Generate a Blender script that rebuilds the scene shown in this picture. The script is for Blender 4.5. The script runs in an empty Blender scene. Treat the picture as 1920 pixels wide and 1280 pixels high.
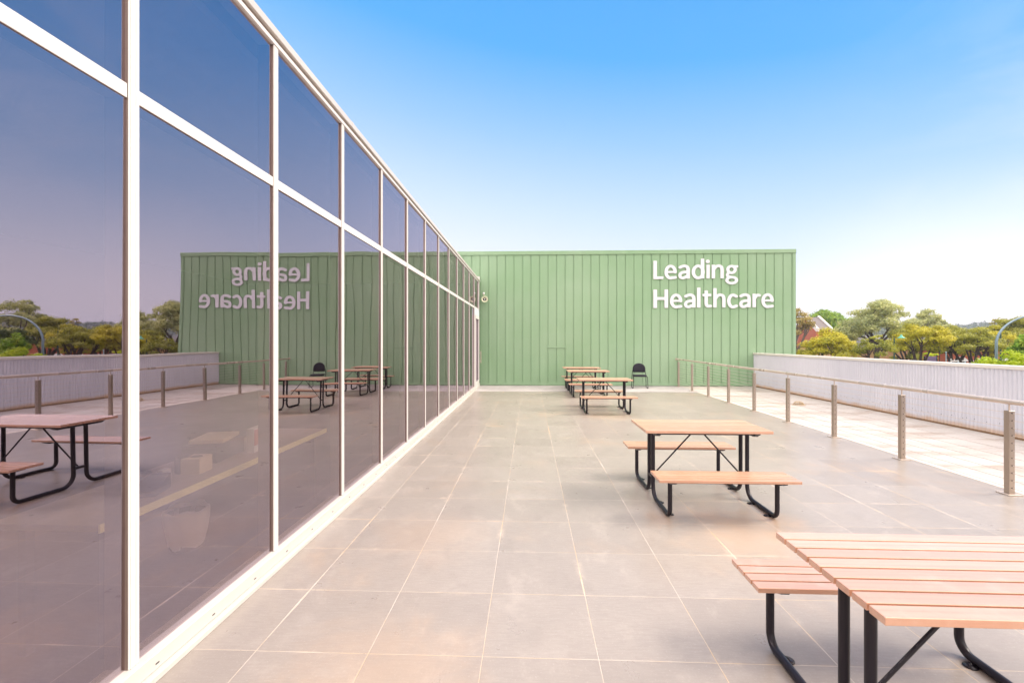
import bpy, math, random
import numpy as np
from mathutils import Vector, Matrix
R = math.radians
PI = math.pi
random.seed(7)
rng = np.random.default_rng(11)
scene = bpy.context.scene
COL = scene.collection

# ------------------------------------------------------------------ camera
FPX = 853.0                       # focal length in pixels of the 1920 px wide photograph
YAW = math.atan(33 / FPX)
CH = 1.67                         # eye height above the terrace
GZ = -4.0                         # street level below the terrace
cam_d = bpy.data.cameras.new("camera")
cam = bpy.data.objects.new("camera", cam_d)
COL.objects.link(cam)
cam.location = (0, 0, CH)
cam.rotation_euler = (R(90), 0, YAW)
cam_d.sensor_width = 36.0
cam_d.lens = 36.0 * FPX / 1920
cam_d.clip_start = 0.05
cam_d.clip_end = 6000
scene.camera = cam

# ------------------------------------------------------------------ world, sun, exposure
SUN_EL, SUN_AZ = R(40), R(86)     # azimuth clockwise from +Y: the right, a little behind the camera
world = bpy.data.worlds.new("World")
scene.world = world
world.use_nodes = True
wn = world.node_tree
wn.nodes.clear()


class NT:
    """small helper that builds node trees"""
    def __init__(self, tree):
        self.t = tree

    def n(self, kind, **kw):
        nd = self.t.nodes.new(kind)
        for k, v in kw.items():
            setattr(nd, k, v)
        return nd

    def put(self, sock, v):
        if isinstance(v, bpy.types.NodeSocket):
            self.t.links.new(v, sock)
        elif v is not None:
            if isinstance(v, (tuple, list)) and len(v) == 3 and sock.type == 'RGBA':
                v = (*v, 1)
            sock.default_value = v

    def math(self, op, a, b=None, c=None, clamp=False):
        nd = self.n('ShaderNodeMath', operation=op, use_clamp=clamp)
        self.put(nd.inputs[0], a)
        self.put(nd.inputs[1], b)
        if c is not None:
            self.put(nd.inputs[2], c)
        return nd.outputs[0]

    def mix(self, fac, a, b, blend='MIX'):
        nd = self.n('ShaderNodeMix', data_type='RGBA', blend_type=blend)
        self.put(nd.inputs[0], fac)
        self.put(nd.inputs[6], a)
        self.put(nd.inputs[7], b)
        return nd.outputs[2]

    def noise(self, vec, scale, detail=4, rough=0.55, dist=0.0, dim='3D'):
        nd = self.n('ShaderNodeTexNoise', noise_dimensions=dim)
        if vec is not None:
            self.put(nd.inputs['Vector'], vec)
        nd.inputs['Scale'].default_value = scale
        nd.inputs['Detail'].default_value = detail
        nd.inputs['Roughness'].default_value = rough
        nd.inputs['Distortion'].default_value = dist
        return nd.outputs['Fac']

    def ramp(self, fac, stops, interp='LINEAR'):
        nd = self.n('ShaderNodeValToRGB')
        cr = nd.color_ramp
        cr.interpolation = interp
        while len(cr.elements) < len(stops):
            cr.elements.new(0.5)
        for e, (p, c) in zip(cr.elements, stops):
            e.position = p
            e.color = (*c, 1) if isinstance(c, tuple) else (c, c, c, 1)
        self.put(nd.inputs[0], fac)
        return nd.outputs[0]

    def remap(self, v, a, b, c=0.0, d=1.0, smooth=True):
        nd = self.n('ShaderNodeMapRange', interpolation_type='SMOOTHSTEP' if smooth else 'LINEAR')
        self.put(nd.inputs[0], v)
        for i, x in enumerate((a, b, c, d)):
            nd.inputs[i + 1].default_value = x
        return nd.outputs[0]

    def mapping(self, vec, scale=(1, 1, 1), loc=(0, 0, 0), rot=(0, 0, 0)):
        nd = self.n('ShaderNodeMapping')
        self.put(nd.inputs['Vector'], vec)
        nd.inputs['Scale'].default_value = scale
        nd.inputs['Location'].default_value = loc
        nd.inputs['Rotation'].default_value = rot
        return nd.outputs[0]

    def coord(self, which='Object'):
        return self.n('ShaderNodeTexCoord').outputs[which]

    def sep(self, v):
        nd = self.n('ShaderNodeSeparateXYZ')
        self.put(nd.inputs[0], v)
        return nd.outputs

    def comb(self, x, y, z):
        nd = self.n('ShaderNodeCombineXYZ')
        for i, v in enumerate((x, y, z)):
            self.put(nd.inputs[i], v)
        return nd.outputs[0]


w = NT(wn)
sky = w.n('ShaderNodeTexSky', sky_type='NISHITA')
sky.sun_disc = False
sky.sun_elevation = SUN_EL
sky.sun_rotation = SUN_AZ
sky.air_density = 1.2
sky.dust_density = 1.5
sky.ozone_density = 2.0
gen = w.coord('Generated')
sx, sy, sz = w.sep(gen)[:3]
t = w.math('ADD', sz, w.math('MULTIPLY', sx, 0.14))
grad = w.ramp(t, [(0.0, (7.0, 6.6, 6.8)), (0.14, (5.7, 5.8, 6.7)), (0.27, (4.0, 4.9, 6.4)),
                  (0.41, (2.1, 3.7, 6.0)), (0.54, (0.6, 2.7, 5.9)), (0.75, (0.35, 2.2, 5.5))])
skyc = w.mix(0.92, sky.outputs[0], grad)
# thin streaky cloud, faint ahead; unseen bright cloud added overhead, behind and right as soft fill light
cmap = w.mapping(gen, scale=(1.2, 2.2, 5.0), rot=(0.1, 0.0, 0.5))
cn = w.noise(cmap, 2.2, 6, 0.6, 0.5)
streak = w.math('MULTIPLY', w.remap(cn, 0.40, 0.66), w.remap(sx, 0.45, 0.76, 0.0, 0.14))
skyc = w.mix(streak, skyc, (6.3, 6.1, 6.9))
glow = w.math('MULTIPLY', w.remap(sx, 0.40, 0.68), w.remap(sz, 0.30, 0.02))
skyc = w.mix(w.math('MULTIPLY', glow, 0.40), skyc, (9.6, 8.5, 8.0))
rear = w.remap(sy, 0.25, -0.25)
back = w.math('MAXIMUM', w.math('MAXIMUM', w.remap(sz, 0.62, 0.80), w.math('MULTIPLY', rear, 0.55)), w.remap(sx, 0.80, 0.95))
bank = w.math('MULTIPLY', back, w.remap(w.noise(gen, 2.6, 5, 0.55), 0.25, 0.6, 0.55, 1.0))
skyc = w.mix(rear, skyc, (5.2, 5.0, 5.2))
skyc = w.mix(bank, skyc, (20.5, 18.5, 17.3))
bg = w.n('ShaderNodeBackground')
w.put(bg.inputs[0], skyc)
bg.inputs[1].default_value = 0.10
wo = w.n('ShaderNodeOutputWorld')
wn.links.new(bg.outputs[0], wo.inputs[0])

sun_d = bpy.data.lights.new("sun", 'SUN')
sun_d.energy = 1.9
sun_d.angle = R(20)
sun_d.color = (1.0, 0.90, 0.78)
sun = bpy.data.objects.new("sun", sun_d)
COL.objects.link(sun)
sd = Vector((math.sin(SUN_AZ) * math.cos(SUN_EL), math.cos(SUN_AZ) * math.cos(SUN_EL), math.sin(SUN_EL)))
sun.rotation_euler = sd.to_track_quat('Z', 'Y').to_euler()
sun.location = (20, -10, 30)

vs = scene.view_settings
vs.view_transform = 'Standard'
vs.look = 'None'
vs.exposure = 0.85
vs.gamma = 1.0
scene.cycles.max_bounces = 8
scene.cycles.transparent_max_bounces = 24


# ------------------------------------------------------------------ picture measures -> metres
def ray(px):
    u = (px - 960) / FPX
    return (u * math.cos(YAW) - math.sin(YAW), math.cos(YAW) + u * math.sin(YAW))


def at(px, depth):
    a, b = ray(px)
    return (a * depth, b * depth)


def zat(py, depth):
    return CH + (640 - py) * depth / FPX


def on(px, py, z=0.0):
    return at(px, (CH - z) * FPX / (py - 640))


# ------------------------------------------------------------------ mesh helper
class MB:
    def __init__(self):
        self.v, self.f, self.sm, self.mi, self.cur = [], [], [], [], 0

    def add(self, vs_, fs_, smooth=False):
        o = len(self.v)
        self.v += [tuple(p) for p in vs_]
        self.f += [tuple(i + o for i in f) for f in fs_]
        self.sm += [smooth] * len(fs_)
        self.mi += [self.cur] * len(fs_)
        return self

    def box(self, x0, x1, y0, y1, z0, z1, M=None):
        p = [(x0, y0, z0), (x1, y0, z0), (x1, y1, z0), (x0, y1, z0), (x0, y0, z1), (x1, y0, z1), (x1, y1, z1), (x0, y1, z1)]
        if M is not None:
            p = [M @ Vector(q) for q in p]
        return self.add(p, [(0, 3, 2, 1), (4, 5, 6, 7), (0, 1, 5, 4), (1, 2, 6, 5), (2, 3, 7, 6), (3, 0, 4, 7)])

    def bbox(self, x0, x1, y0, y1, z0, z1, b=0.004, M=None):
        """box with chamfered edges"""
        b = min(b, (x1 - x0) * .45, (y1 - y0) * .45, (z1 - z0) * .45)
        X, Y, Z = (x0, x1), (y0, y1), (z0, z1)
        vs_, idx = [], {}
        for i in (0, 1):
            for j in (0, 1):
                for k in (0, 1):
                    ix, iy, iz = (1 - 2 * i) * b, (1 - 2 * j) * b, (1 - 2 * k) * b
                    c = (X[i], Y[j], Z[k])
                    idx[i, j, k, 0] = len(vs_); vs_.append((c[0], c[1] + iy, c[2] + iz))
                    idx[i, j, k, 1] = len(vs_); vs_.append((c[0] + ix, c[1], c[2] + iz))
                    idx[i, j, k, 2] = len(vs_); vs_.append((c[0] + ix, c[1] + iy, c[2]))
        g = lambda i, j, k, a: idx[i, j, k, a]
        fs_ = []
        for s in (0, 1):
            fs_.append([g(s, 0, 0, 0), g(s, 1, 0, 0), g(s, 1, 1, 0), g(s, 0, 1, 0)])
            fs_.append([g(0, s, 0, 1), g(1, s, 0, 1), g(1, s, 1, 1), g(0, s, 1, 1)])
            fs_.append([g(0, 0, s, 2), g(1, 0, s, 2), g(1, 1, s, 2), g(0, 1, s, 2)])
        for a in (0, 1):
            for c in (0, 1):
                fs_.append([g(a, c, 0, 0), g(a, c, 0, 1), g(a, c, 1, 1), g(a, c, 1, 0)])
                fs_.append([g(a, 0, c, 0), g(a, 0, c, 2), g(a, 1, c, 2), g(a, 1, c, 0)])
                fs_.append([g(0, a, c, 1), g(0, a, c, 2), g(1, a, c, 2), g(1, a, c, 1)])
        for i in (0, 1):
            for j in (0, 1):
                for k in (0, 1):
                    fs_.append([g(i, j, k, 0), g(i, j, k, 1), g(i, j, k, 2)])
        ctr = Vector(((x0 + x1) / 2, (y0 + y1) / 2, (z0 + z1) / 2))
        out = []
        for f in fs_:
            p = [Vector(vs_[q]) for q in f]
            nrm = (p[1] - p[0]).cross(p[2] - p[0])
            m = sum(p, Vector()) / len(p)
            out.append(tuple(f) if nrm.dot(m - ctr) > 0 else tuple(reversed(f)))
        if M is not None:
            vs_ = [M @ Vector(q) for q in vs_]
        return self.add(vs_, out)

    def tube(self, pts, r, n=10, caps=True, M=None):
        """round tube through pts; r is one radius or one per point"""
        pts = [Vector(p) for p in pts]
        rs = r if isinstance(r, (list, tuple)) else [r] * len(pts)
        tang = []
        for i in range(len(pts)):
            a = pts[max(i - 1, 0)]
            b = pts[min(i + 1, len(pts) - 1)]
            tang.append((b - a).normalized())
        up = Vector((0, 0, 1)) if abs(tang[0].z) < 0.9 else Vector((1, 0, 0))
        nx = tang[0].cross(up).normalized()
        vs_ = []
        for i, p in enumerate(pts):
            if i:
                nx = (nx - tang[i] * nx.dot(tang[i])).normalized()
            ny = tang[i].cross(nx)
            for k in range(n):
                a = 2 * PI * k / n
                vs_.append(p + (nx * math.cos(a) + ny * math.sin(a)) * rs[i])
        fs_ = []
        for i in range(len(pts) - 1):
            for k in range(n):
                a, b = i * n + k, i * n + (k + 1) % n
                fs_.append((a, b, b + n, a + n))
        if M is not None:
            vs_ = [M @ q for q in vs_]
        self.add(vs_, fs_, True)
        if caps:
            o = len(pts) * n
            self.add(vs_[:n], [tuple(range(n - 1, -1, -1))])
            self.add(vs_[o - n:o], [tuple(range(n))])
        return self

    def lathe(self, prof, n=20, M=None, smooth=True):
        """profile of (radius, z) turned about z"""
        vs_ = [Vector((r * math.cos(2 * PI * k / n), r * math.sin(2 * PI * k / n), z)) for r, z in prof for k in range(n)]
        if M is not None:
            vs_ = [M @ q for q in vs_]
        fs_ = []
        for i in range(len(prof) - 1):
            for k in range(n):
                a, b = i * n + k, i * n + (k + 1) % n
                fs_.append((a, b, b + n, a + n))
        return self.add(vs_, fs_, smooth)

    def prism(self, poly, h0, h1, axis='x'):
        """polygon of 2D points extruded along an axis from h0 to h1"""
        def P(a, b, h):
            return {'x': (h, a, b), 'y': (a, h, b), 'z': (a, b, h)}[axis]
        n = len(poly)
        vs_ = [P(a, b, h0) for a, b in poly] + [P(a, b, h1) for a, b in poly]
        fs_ = [tuple(range(n)), tuple(range(2 * n - 1, n - 1, -1))]
        fs_ += [(i, i + n, (i + 1) % n + n, (i + 1) % n) for i in range(n)]
        return self.add(vs_, fs_)

    def build(self, name, mat, parent=None, loc=None):
        me = bpy.data.meshes.new(name)
        me.from_pydata(self.v, [], self.f)
        me.polygons.foreach_set('use_smooth', self.sm)
        for q in (mat if isinstance(mat, (list, tuple)) else [mat]):
            me.materials.append(q)
        me.polygons.foreach_set('material_index', self.mi)
        me.validate()
        o = bpy.data.objects.new(name, me)
        COL.objects.link(o)
        if parent is not None:
            o.parent = parent
        if loc is not None:
            o.location = loc
        return o


def arc(cx, cz, r, a0, a1, n=8):
    return [(cx + r * math.cos(a0 + (a1 - a0) * i / n), cz + r * math.sin(a0 + (a1 - a0) * i / n)) for i in range(n + 1)]


def tag(o, label=None, cat=None, group=None, kind=None):
    for k, v in (('label', label), ('category', cat), ('group', group), ('kind', kind)):
        if v:
            o[k] = v
    return o


def empty(name, loc=(0, 0, 0), rz=0.0):
    o = bpy.data.objects.new(name, None)
    COL.objects.link(o)
    o.location = loc
    o.rotation_euler = (0, 0, rz)
    o.empty_display_size = 0.2
    return o


def copy_tree(o, parent=None):
    c = o.copy()
    COL.objects.link(c)
    if parent is not None:
        c.parent = parent
    for ch in list(o.children):
        copy_tree(ch, c)
    return c


# ------------------------------------------------------------------ materials
def mat(name):
    m = bpy.data.materials.new(name)
    m.use_nodes = True
    m.node_tree.nodes.clear()
    nt = NT(m.node_tree)
    out = nt.n('ShaderNodeOutputMaterial')
    b = nt.n('ShaderNodeBsdfPrincipled')
    m.node_tree.links.new(b.outputs[0], out.inputs[0])
    return m, nt, b, out


def bump(nt, b, h, strength, dist=0.01):
    nd = nt.n('ShaderNodeBump')
    nd.inputs['Strength'].default_value = strength
    nd.inputs['Distance'].default_value = dist
    nt.put(nd.inputs['Height'], h)
    nt.put(b.inputs['Normal'], nd.outputs[0])


def plain(name, col, rough=0.5, metal=0.0, var=0.12, scale=6.0, spec=0.5, bmp=0.0, stretch=(1, 1, 1)):
    m, nt, b, out = mat(name)
    c = nt.coord()
    c = nt.mapping(c, scale=stretch)
    n = nt.noise(c, scale, 5, 0.6)
    dark = tuple(x * (1 - var) for x in col)
    lite = tuple(min(1, x * (1 + var)) for x in col)
    nt.put(b.inputs['Base Color'], nt.mix(n, dark, lite))
    nt.put(b.inputs['Roughness'], nt.remap(n, 0.2, 0.8, max(0.02, rough - 0.08), min(1, rough + 0.08)))
    b.inputs['Metallic'].default_value = metal
    b.inputs['Specular IOR Level'].default_value = spec
    if bmp:
        bump(nt, b, nt.noise(c, scale * 8, 4, 0.6), bmp, 0.004)
    return m


TX0, TDX, TY0, TDY = -0.25, 0.6135, 2.405, 0.606


def tile_material():
    m, nt, b, out = mat('deck_tiles')
    c = nt.coord()
    x, y, z = nt.sep(c)[:3]
    wob = nt.math('MULTIPLY', nt.math('SUBTRACT', nt.noise(c, 1.3, 3), 0.5), 0.010)
    fx = nt.math('ADD', nt.math('DIVIDE', nt.math('SUBTRACT', x, TX0), TDX), wob)
    fy = nt.math('ADD', nt.math('DIVIDE', nt.math('SUBTRACT', y, TY0), TDY), wob)
    cell = nt.comb(nt.math('FLOOR', fx), nt.math('FLOOR', fy), 0.0)
    wn_ = nt.n('ShaderNodeTexWhiteNoise', noise_dimensions='3D')
    nt.put(wn_.inputs[0], cell)
    cellv = wn_.outputs['Value']
    dx = nt.math('MULTIPLY', nt.math('SUBTRACT', 0.5, nt.math('ABSOLUTE', nt.math('SUBTRACT', nt.math('FRACT', fx), 0.5))), TDX)
    dy = nt.math('MULTIPLY', nt.math('SUBTRACT', 0.5, nt.math('ABSOLUTE', nt.math('SUBTRACT', nt.math('FRACT', fy), 0.5))), TDY)
    rag = nt.noise(c, 38.0, 5, 0.7)
    widx = nt.math('ADD', 0.0016, nt.math('MULTIPLY', nt.remap(nt.noise(c, 0.9, 4, 0.6), 0.50, 0.74), 0.007))
    widx = nt.math('MULTIPLY', widx, nt.math('ADD', 0.35, nt.math('MULTIPLY', rag, 1.3)))
    jx = nt.math('LESS_THAN', dx, widx)
    jy = nt.math('LESS_THAN', dy, nt.math('MULTIPLY', widx, 0.8))
    joint = nt.math('MAXIMUM', jx, jy)
    jd = nt.math('MINIMUM', dx, dy)
    # tile body: warm grey stone with a fine sawn grain
    grain = nt.noise(nt.mapping(c, scale=(10, 70, 10)), 1.0, 4, 0.7)
    speck = nt.noise(c, 75.0, 3, 0.7)
    big = nt.noise(c, 0.55, 5, 0.6)
    mid = nt.noise(c, 3.2, 6, 0.65)
    base = nt.mix(cellv, (0.305, 0.265, 0.232), (0.352, 0.308, 0.270))
    base = nt.mix(nt.math('MULTIPLY', nt.remap(grain, 0.35, 0.65), 0.45), base, (0.27, 0.23, 0.205))
    base = nt.mix(nt.math('MULTIPLY', nt.remap(speck, 0.55, 0.75), 0.40), base, (0.50, 0.44, 0.39))
    base = nt.mix(nt.math('MULTIPLY', nt.remap(mid, 0.5, 0.8), 0.30), base, (0.46, 0.41, 0.37))
    blot = nt.noise(nt.mapping(c, scale=(1.0, 0.7, 1.0)), 2.6, 8, 0.74, 0.3)
    base = nt.mix(nt.math('MULTIPLY', nt.remap(blot, 0.50, 0.68), 0.25), base, (0.21, 0.178, 0.155))
    base = nt.mix(nt.math('MULTIPLY', nt.remap(blot, 0.46, 0.30), 0.35), base, (0.46, 0.40, 0.35))
    # ochre dust washed out of the joints
    och = nt.math('MULTIPLY', nt.remap(nt.noise(c, 0.75, 5, 0.6, 0.3), 0.52, 0.75), nt.remap(mid, 0.3, 0.65))
    base = nt.mix(nt.math('MULTIPLY', och, 0.45), base, (0.50, 0.33, 0.20))
    # rust washed out around the bolted feet and along two joints
    for (px_, py_, rr_, st_) in ((1.9, 3.95, 0.85, 0.8), (2.35, 4.35, 0.30, 0.8), (1.25, 4.35, 0.28, 0.7), (-0.75, 2.15, 0.75, 0.65), (-0.9, 3.9, 0.7, 0.4), (1.8, 10.3, 0.9, 0.6), (1.8, 13.4, 0.7, 0.5), (-1.2, 1.4, 0.8, 0.5)):
        vd = nt.n('ShaderNodeVectorMath', operation='DISTANCE')
        nt.put(vd.inputs[0], c)
        vd.inputs[1].default_value = (px_, py_, 0)
        q_ = nt.math('ADD', vd.outputs['Value'], nt.math('MULTIPLY', nt.math('SUBTRACT', 0.5, nt.noise(c, 2.4, 6, 0.7, 0.5)), rr_ * 1.6))
        base = nt.mix(nt.math('MULTIPLY', nt.remap(q_, rr_, rr_ * 0.1), st_ * 0.40), base, (0.56, 0.37, 0.235))
    near = nt.remap(jd, 0.0, 0.05, 1.0, 0.0)
    dust = nt.math('MULTIPLY', near, nt.remap(nt.noise(c, 1.7, 6, 0.7), 0.52, 0.72))
    base = nt.mix(nt.math('MULTIPLY', dust, 0.5), base, (0.62, 0.50, 0.40))
    # white efflorescence beside a few joints
    eff = nt.math('MULTIPLY', nt.remap(jd, 0.0, 0.09, 1.0, 0.0), nt.remap(nt.noise(c, 2.3, 7, 0.75, 0.6), 0.66, 0.76))
    base = nt.mix(nt.math('MULTIPLY', eff, 0.8), base, (0.70, 0.68, 0.66))
    jcol = nt.mix(nt.remap(nt.noise(c, 1.6, 5, 0.7), 0.40, 0.62), (0.54, 0.475, 0.42), (0.53, 0.385, 0.24))
    jcol = nt.mix(nt.remap(rag, 0.62, 0.72), jcol, (0.16, 0.12, 0.09))
    base = nt.mix(joint, base, jcol)
    nt.put(b.inputs['Base Color'], base)
    nt.put(b.inputs['Roughness'], nt.math('ADD', nt.math('ADD', 0.20, nt.math('MULTIPLY', mid, 0.22)), nt.math('MULTIPLY', joint, 0.35)))
    b.inputs['Specular IOR Level'].default_value = 0.5
    hgt = nt.math('ADD', nt.math('MULTIPLY', grain, 0.5), nt.math('MULTIPLY', nt.remap(jd, 0.0, 0.006), 1.2))
    bump(nt, b, hgt, 0.22, 0.003)
    return m


def concrete_material():
    m, nt, b, out = mat('pale_concrete')
    c = nt.coord()
    x, y, z = nt.sep(c)[:3]
    str_ = nt.noise(nt.mapping(c, scale=(0.5, 2.2, 1), rot=(0, 0, 0.2)), 1.1, 7, 0.66, 0.6)
    pat = nt.noise(c, 0.5, 6, 0.65, 0.5)
    fine = nt.noise(c, 45, 4, 0.65)
    base = nt.mix(nt.remap(pat, 0.3, 0.7), (0.40, 0.36, 0.33), (0.55, 0.505, 0.47))
    base = nt.mix(nt.math('MULTIPLY', nt.remap(str_, 0.50, 0.66), 0.75), base, (0.31, 0.225, 0.17))
    base = nt.mix(nt.math('MULTIPLY', nt.remap(str_, 0.46, 0.30), 0.4), base, (0.62, 0.58, 0.55))
    base = nt.mix(nt.math('MULTIPLY', nt.remap(fine, 0.45, 0.75), 0.2), base, (0.35, 0.29, 0.24))
    fx = nt.math('ABSOLUTE', nt.math('SUBTRACT', nt.math('FRACT', nt.math('DIVIDE', nt.math('SUBTRACT', x, TX0), TDX)), 0.5))
    fy = nt.math('ABSOLUTE', nt.math('SUBTRACT', nt.math('FRACT', nt.math('DIVIDE', nt.math('SUBTRACT', y, TY0), TDY)), 0.5))
    j = nt.math('GREATER_THAN', nt.math('MAXIMUM', fx, fy), nt.math('ADD', 0.488, nt.math('MULTIPLY', fine, 0.008)))
    j = nt.math('MULTIPLY', j, 0.45)
    base = nt.mix(j, base, (0.42, 0.33, 0.27))
    nt.put(b.inputs['Base Color'], base)
    b.inputs['Roughness'].default_value = 0.62
    bump(nt, b, fine, 0.2, 0.003)
    return m


def metal_wall_material(name, col, alt, dirt=(0.4, 0.3, 0.2), dirt_amt=0.0):
    m, nt, b, out = mat(name)
    c = nt.coord()
    x, y, z = nt.sep(c)[:3]
    big = nt.noise(c, 0.35, 4, 0.6)
    oil = nt.noise(nt.mapping(c, scale=(3.1, 3.1, 0.35)), 1.0, 4, 0.6)
    base = nt.mix(nt.remap(big, 0.3, 0.7), col, alt)
    base = nt.mix(nt.math('MULTIPLY', nt.remap(oil, 0.45, 0.8), 0.25), base, tuple(min(1, q * 1.2) for q in alt))
    if dirt_amt:
        d = nt.remap(nt.math('ADD', z, nt.math('MULTIPLY', nt.noise(c, 2.5, 5, 0.6), -0.14)), -0.04, 0.07, 1.0, 0.0)
        base = nt.mix(nt.math('MULTIPLY', d, dirt_amt), base, dirt)
    nt.put(b.inputs['Base Color'], base)
    b.inputs['Roughness'].default_value = 0.42
    b.inputs['Specular IOR Level'].default_value = 0.35
    bump(nt, b, oil, 0.12, 0.02)
    return m


def glass_material():
    """solar tinted reflective pane: part mirror, part grey see-through"""
    m = bpy.data.materials.new('solar_glass')
    m.use_nodes = True
    nt = NT(m.node_tree)
    m.node_tree.nodes.clear()
    out = nt.n('ShaderNodeOutputMaterial')
    gl = nt.n('ShaderNodeBsdfGlossy')
    gl.inputs['Roughness'].default_value = 0.0
    nt.put(gl.inputs['Color'], (0.93, 0.82, 0.93))
    tr = nt.n('ShaderNodeBsdfTransparent')
    gm = nt.n('ShaderNodeNewGeometry').outputs['Backfacing']
    nt.put(tr.inputs['Color'], nt.mix(gm, (0.49, 0.42, 0.38), (1.0, 1.0, 1.0)))
    fr = nt.n('ShaderNodeFresnel')
    fr.inputs['IOR'].default_value = 1.5
    fac = nt.math('ADD', 0.37, nt.math('MULTIPLY', fr.outputs[0], 0.5), clamp=True)
    fac = nt.math('MULTIPLY', fac, nt.math('SUBTRACT', 1.0, gm))
    c = nt.coord()
    # the panes are not quite flat
    ri = nt.n('ShaderNodeObjectInfo').outputs['Random']
    off = nt.comb(nt.math('MULTIPLY', ri, 31.0), nt.math('MULTIPLY', ri, 17.0), 0.0)
    va = nt.n('ShaderNodeVectorMath', operation='ADD')
    nt.put(va.inputs[0], c)
    nt.put(va.inputs[1], off)
    bp = nt.n('ShaderNodeBump')
    bp.inputs['Strength'].default_value = 0.13
    bp.inputs['Distance'].default_value = 0.02
    nt.put(bp.inputs['Height'], nt.noise(va.outputs[0], 1.1, 1, 0.4))
    nt.put(gl.inputs['Normal'], bp.outputs[0])
    mx = nt.n('ShaderNodeMixShader')
    nt.put(mx.inputs[0], fac)
    m.node_tree.links.new(tr.outputs[0], mx.inputs[1])
    m.node_tree.links.new(gl.outputs[0], mx.inputs[2])
    m.node_tree.links.new(mx.outputs[0], out.inputs[0])
    return m


def leaf_material(name, a, b_, cc, trans=0.35):
    m = bpy.data.materials.new(name)
    m.use_nodes = True
    nt = NT(m.node_tree)
    m.node_tree.nodes.clear()
    out = nt.n('ShaderNodeOutputMaterial')
    c = nt.coord()
    n1 = nt.noise(c, 0.55, 3, 0.6)
    n2 = nt.noise(c, 3.1, 3, 0.7)
    col = nt.mix(nt.remap(n1, 0.35, 0.65), a, b_)
    col = nt.mix(nt.math('MULTIPLY', nt.remap(n2, 0.45, 0.7), 0.7), col, cc)
    df = nt.n('ShaderNodeBsdfPrincipled')
    nt.put(df.inputs['Base Color'], col)
    df.inputs['Roughness'].default_value = 0.55
    df.inputs['Specular IOR Level'].default_value = 0.3
    tl = nt.n('ShaderNodeBsdfTranslucent')
    nt.put(tl.inputs['Color'], col)
    mx = nt.n('ShaderNodeMixShader')
    mx.inputs[0].default_value = trans
    m.node_tree.links.new(df.outputs[0], mx.inputs[1])
    m.node_tree.links.new(tl.outputs[0], mx.inputs[2])
    m.node_tree.links.new(mx.outputs[0], out.inputs[0])
    return m


def brick_material(name, c1, c2, mortar, scale=1.0):
    m, nt, b, out = mat(name)
    c = nt.coord()
    x, y, z = nt.sep(c)[:3]
    br = nt.n('ShaderNodeTexBrick')
    nt.put(br.inputs['Vector'], nt.comb(nt.math('ADD', x, y), z, 0.0))
    nt.put(br.inputs['Color1'], c1)
    nt.put(br.inputs['Color2'], c2)
    nt.put(br.inputs['Mortar'], mortar)
    br.inputs['Scale'].default_value = scale
    br.inputs['Brick Width'].default_value = 0.24
    br.inputs['Row Height'].default_value = 0.086
    br.inputs['Mortar Size'].default_value = 0.008
    n = nt.noise(c, 0.8, 5)
    nt.put(b.inputs['Base Color'], nt.mix(nt.math('MULTIPLY', n, 0.35), br.outputs[0], tuple(q * 0.6 for q in c1)))
    b.inputs['Roughness'].default_value = 0.85
    return m


M_tile = tile_material()
M_conc = concrete_material()
M_green = metal_wall_material('green_cladding', (0.245, 0.395, 0.225), (0.30, 0.435, 0.28))
M_greend = plain('green_recess', (0.10, 0.19, 0.09), 0.6)
M_corr = metal_wall_material('corrugated_zinc', (0.57, 0.575, 0.63), (0.65, 0.65, 0.695), (0.55, 0.33, 0.15), 0.8)
M_cap = plain('cream_flashing', (0.70, 0.66, 0.60), 0.4, 0, 0.08)
M_alu = plain('pearl_aluminium', (0.66, 0.635, 0.605), 0.35, 0.0, 0.03, 1.5)
M_glass = glass_material()
M_sill = plain('weathered_sill', (0.56, 0.52, 0.475), 0.45, 0, 0.10, 2.2, stretch=(6, 0.6, 6))
M_cap2 = plain('grey_beige_flashing', (0.50, 0.465, 0.43), 0.4, 0, 0.08, 1.2)
M_bronze = plain('bronze_reveal', (0.27, 0.205, 0.17), 0.35, 0.3, 0.1, 2)
M_steel = plain('stainless_steel', (0.60, 0.50, 0.42), 0.28, 0.35, 0.02, 1.0, stretch=(1, 1, 0.2))
M_post = plain('brown_post_steel', (0.44, 0.37, 0.31), 0.3, 0.8, 0.02, 1.0)
M_cable = plain('cable_steel', (0.62, 0.54, 0.48), 0.35, 0.2)
M_hole = plain('dark_fitting', (0.03, 0.025, 0.022), 0.6)
M_frame = plain('dark_purple_powdercoat', (0.013, 0.010, 0.016), 0.34, 0.0, 0.2, 4.0, spec=0.35)
M_white = plain('white_letter_face', (0.74, 0.74, 0.78), 0.45, 0, 0.02)
M_black = plain('black_plastic', (0.02, 0.02, 0.024), 0.5, 0, 0.3)
M_cloth = plain('black_upholstery', (0.018, 0.017, 0.026), 0.9, 0, 0.3, 40)
M_horn = plain('cream_horn_plastic', (0.62, 0.63, 0.45), 0.4)
M_opal = plain('opal_globe', (0.85, 0.84, 0.86), 0.25)
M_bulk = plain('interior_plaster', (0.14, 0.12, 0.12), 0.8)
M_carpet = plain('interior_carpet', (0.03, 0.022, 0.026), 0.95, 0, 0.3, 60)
M_counter = plain('counter_laminate', (0.34, 0.30, 0.24), 0.5)
M_edge = plain('counter_edge', (0.90, 0.88, 0.40), 0.5)
M_cream = plain('cream_card', (0.75, 0.66, 0.48), 0.7)
M_bag = plain('white_liner', (0.75, 0.73, 0.74), 0.35, 0, 0.15, 9, bmp=0.6)
M_red = plain('red_print', (0.55, 0.12, 0.08), 0.6)
M_paper = plain('paper', (0.78, 0.78, 0.80), 0.6)
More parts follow.
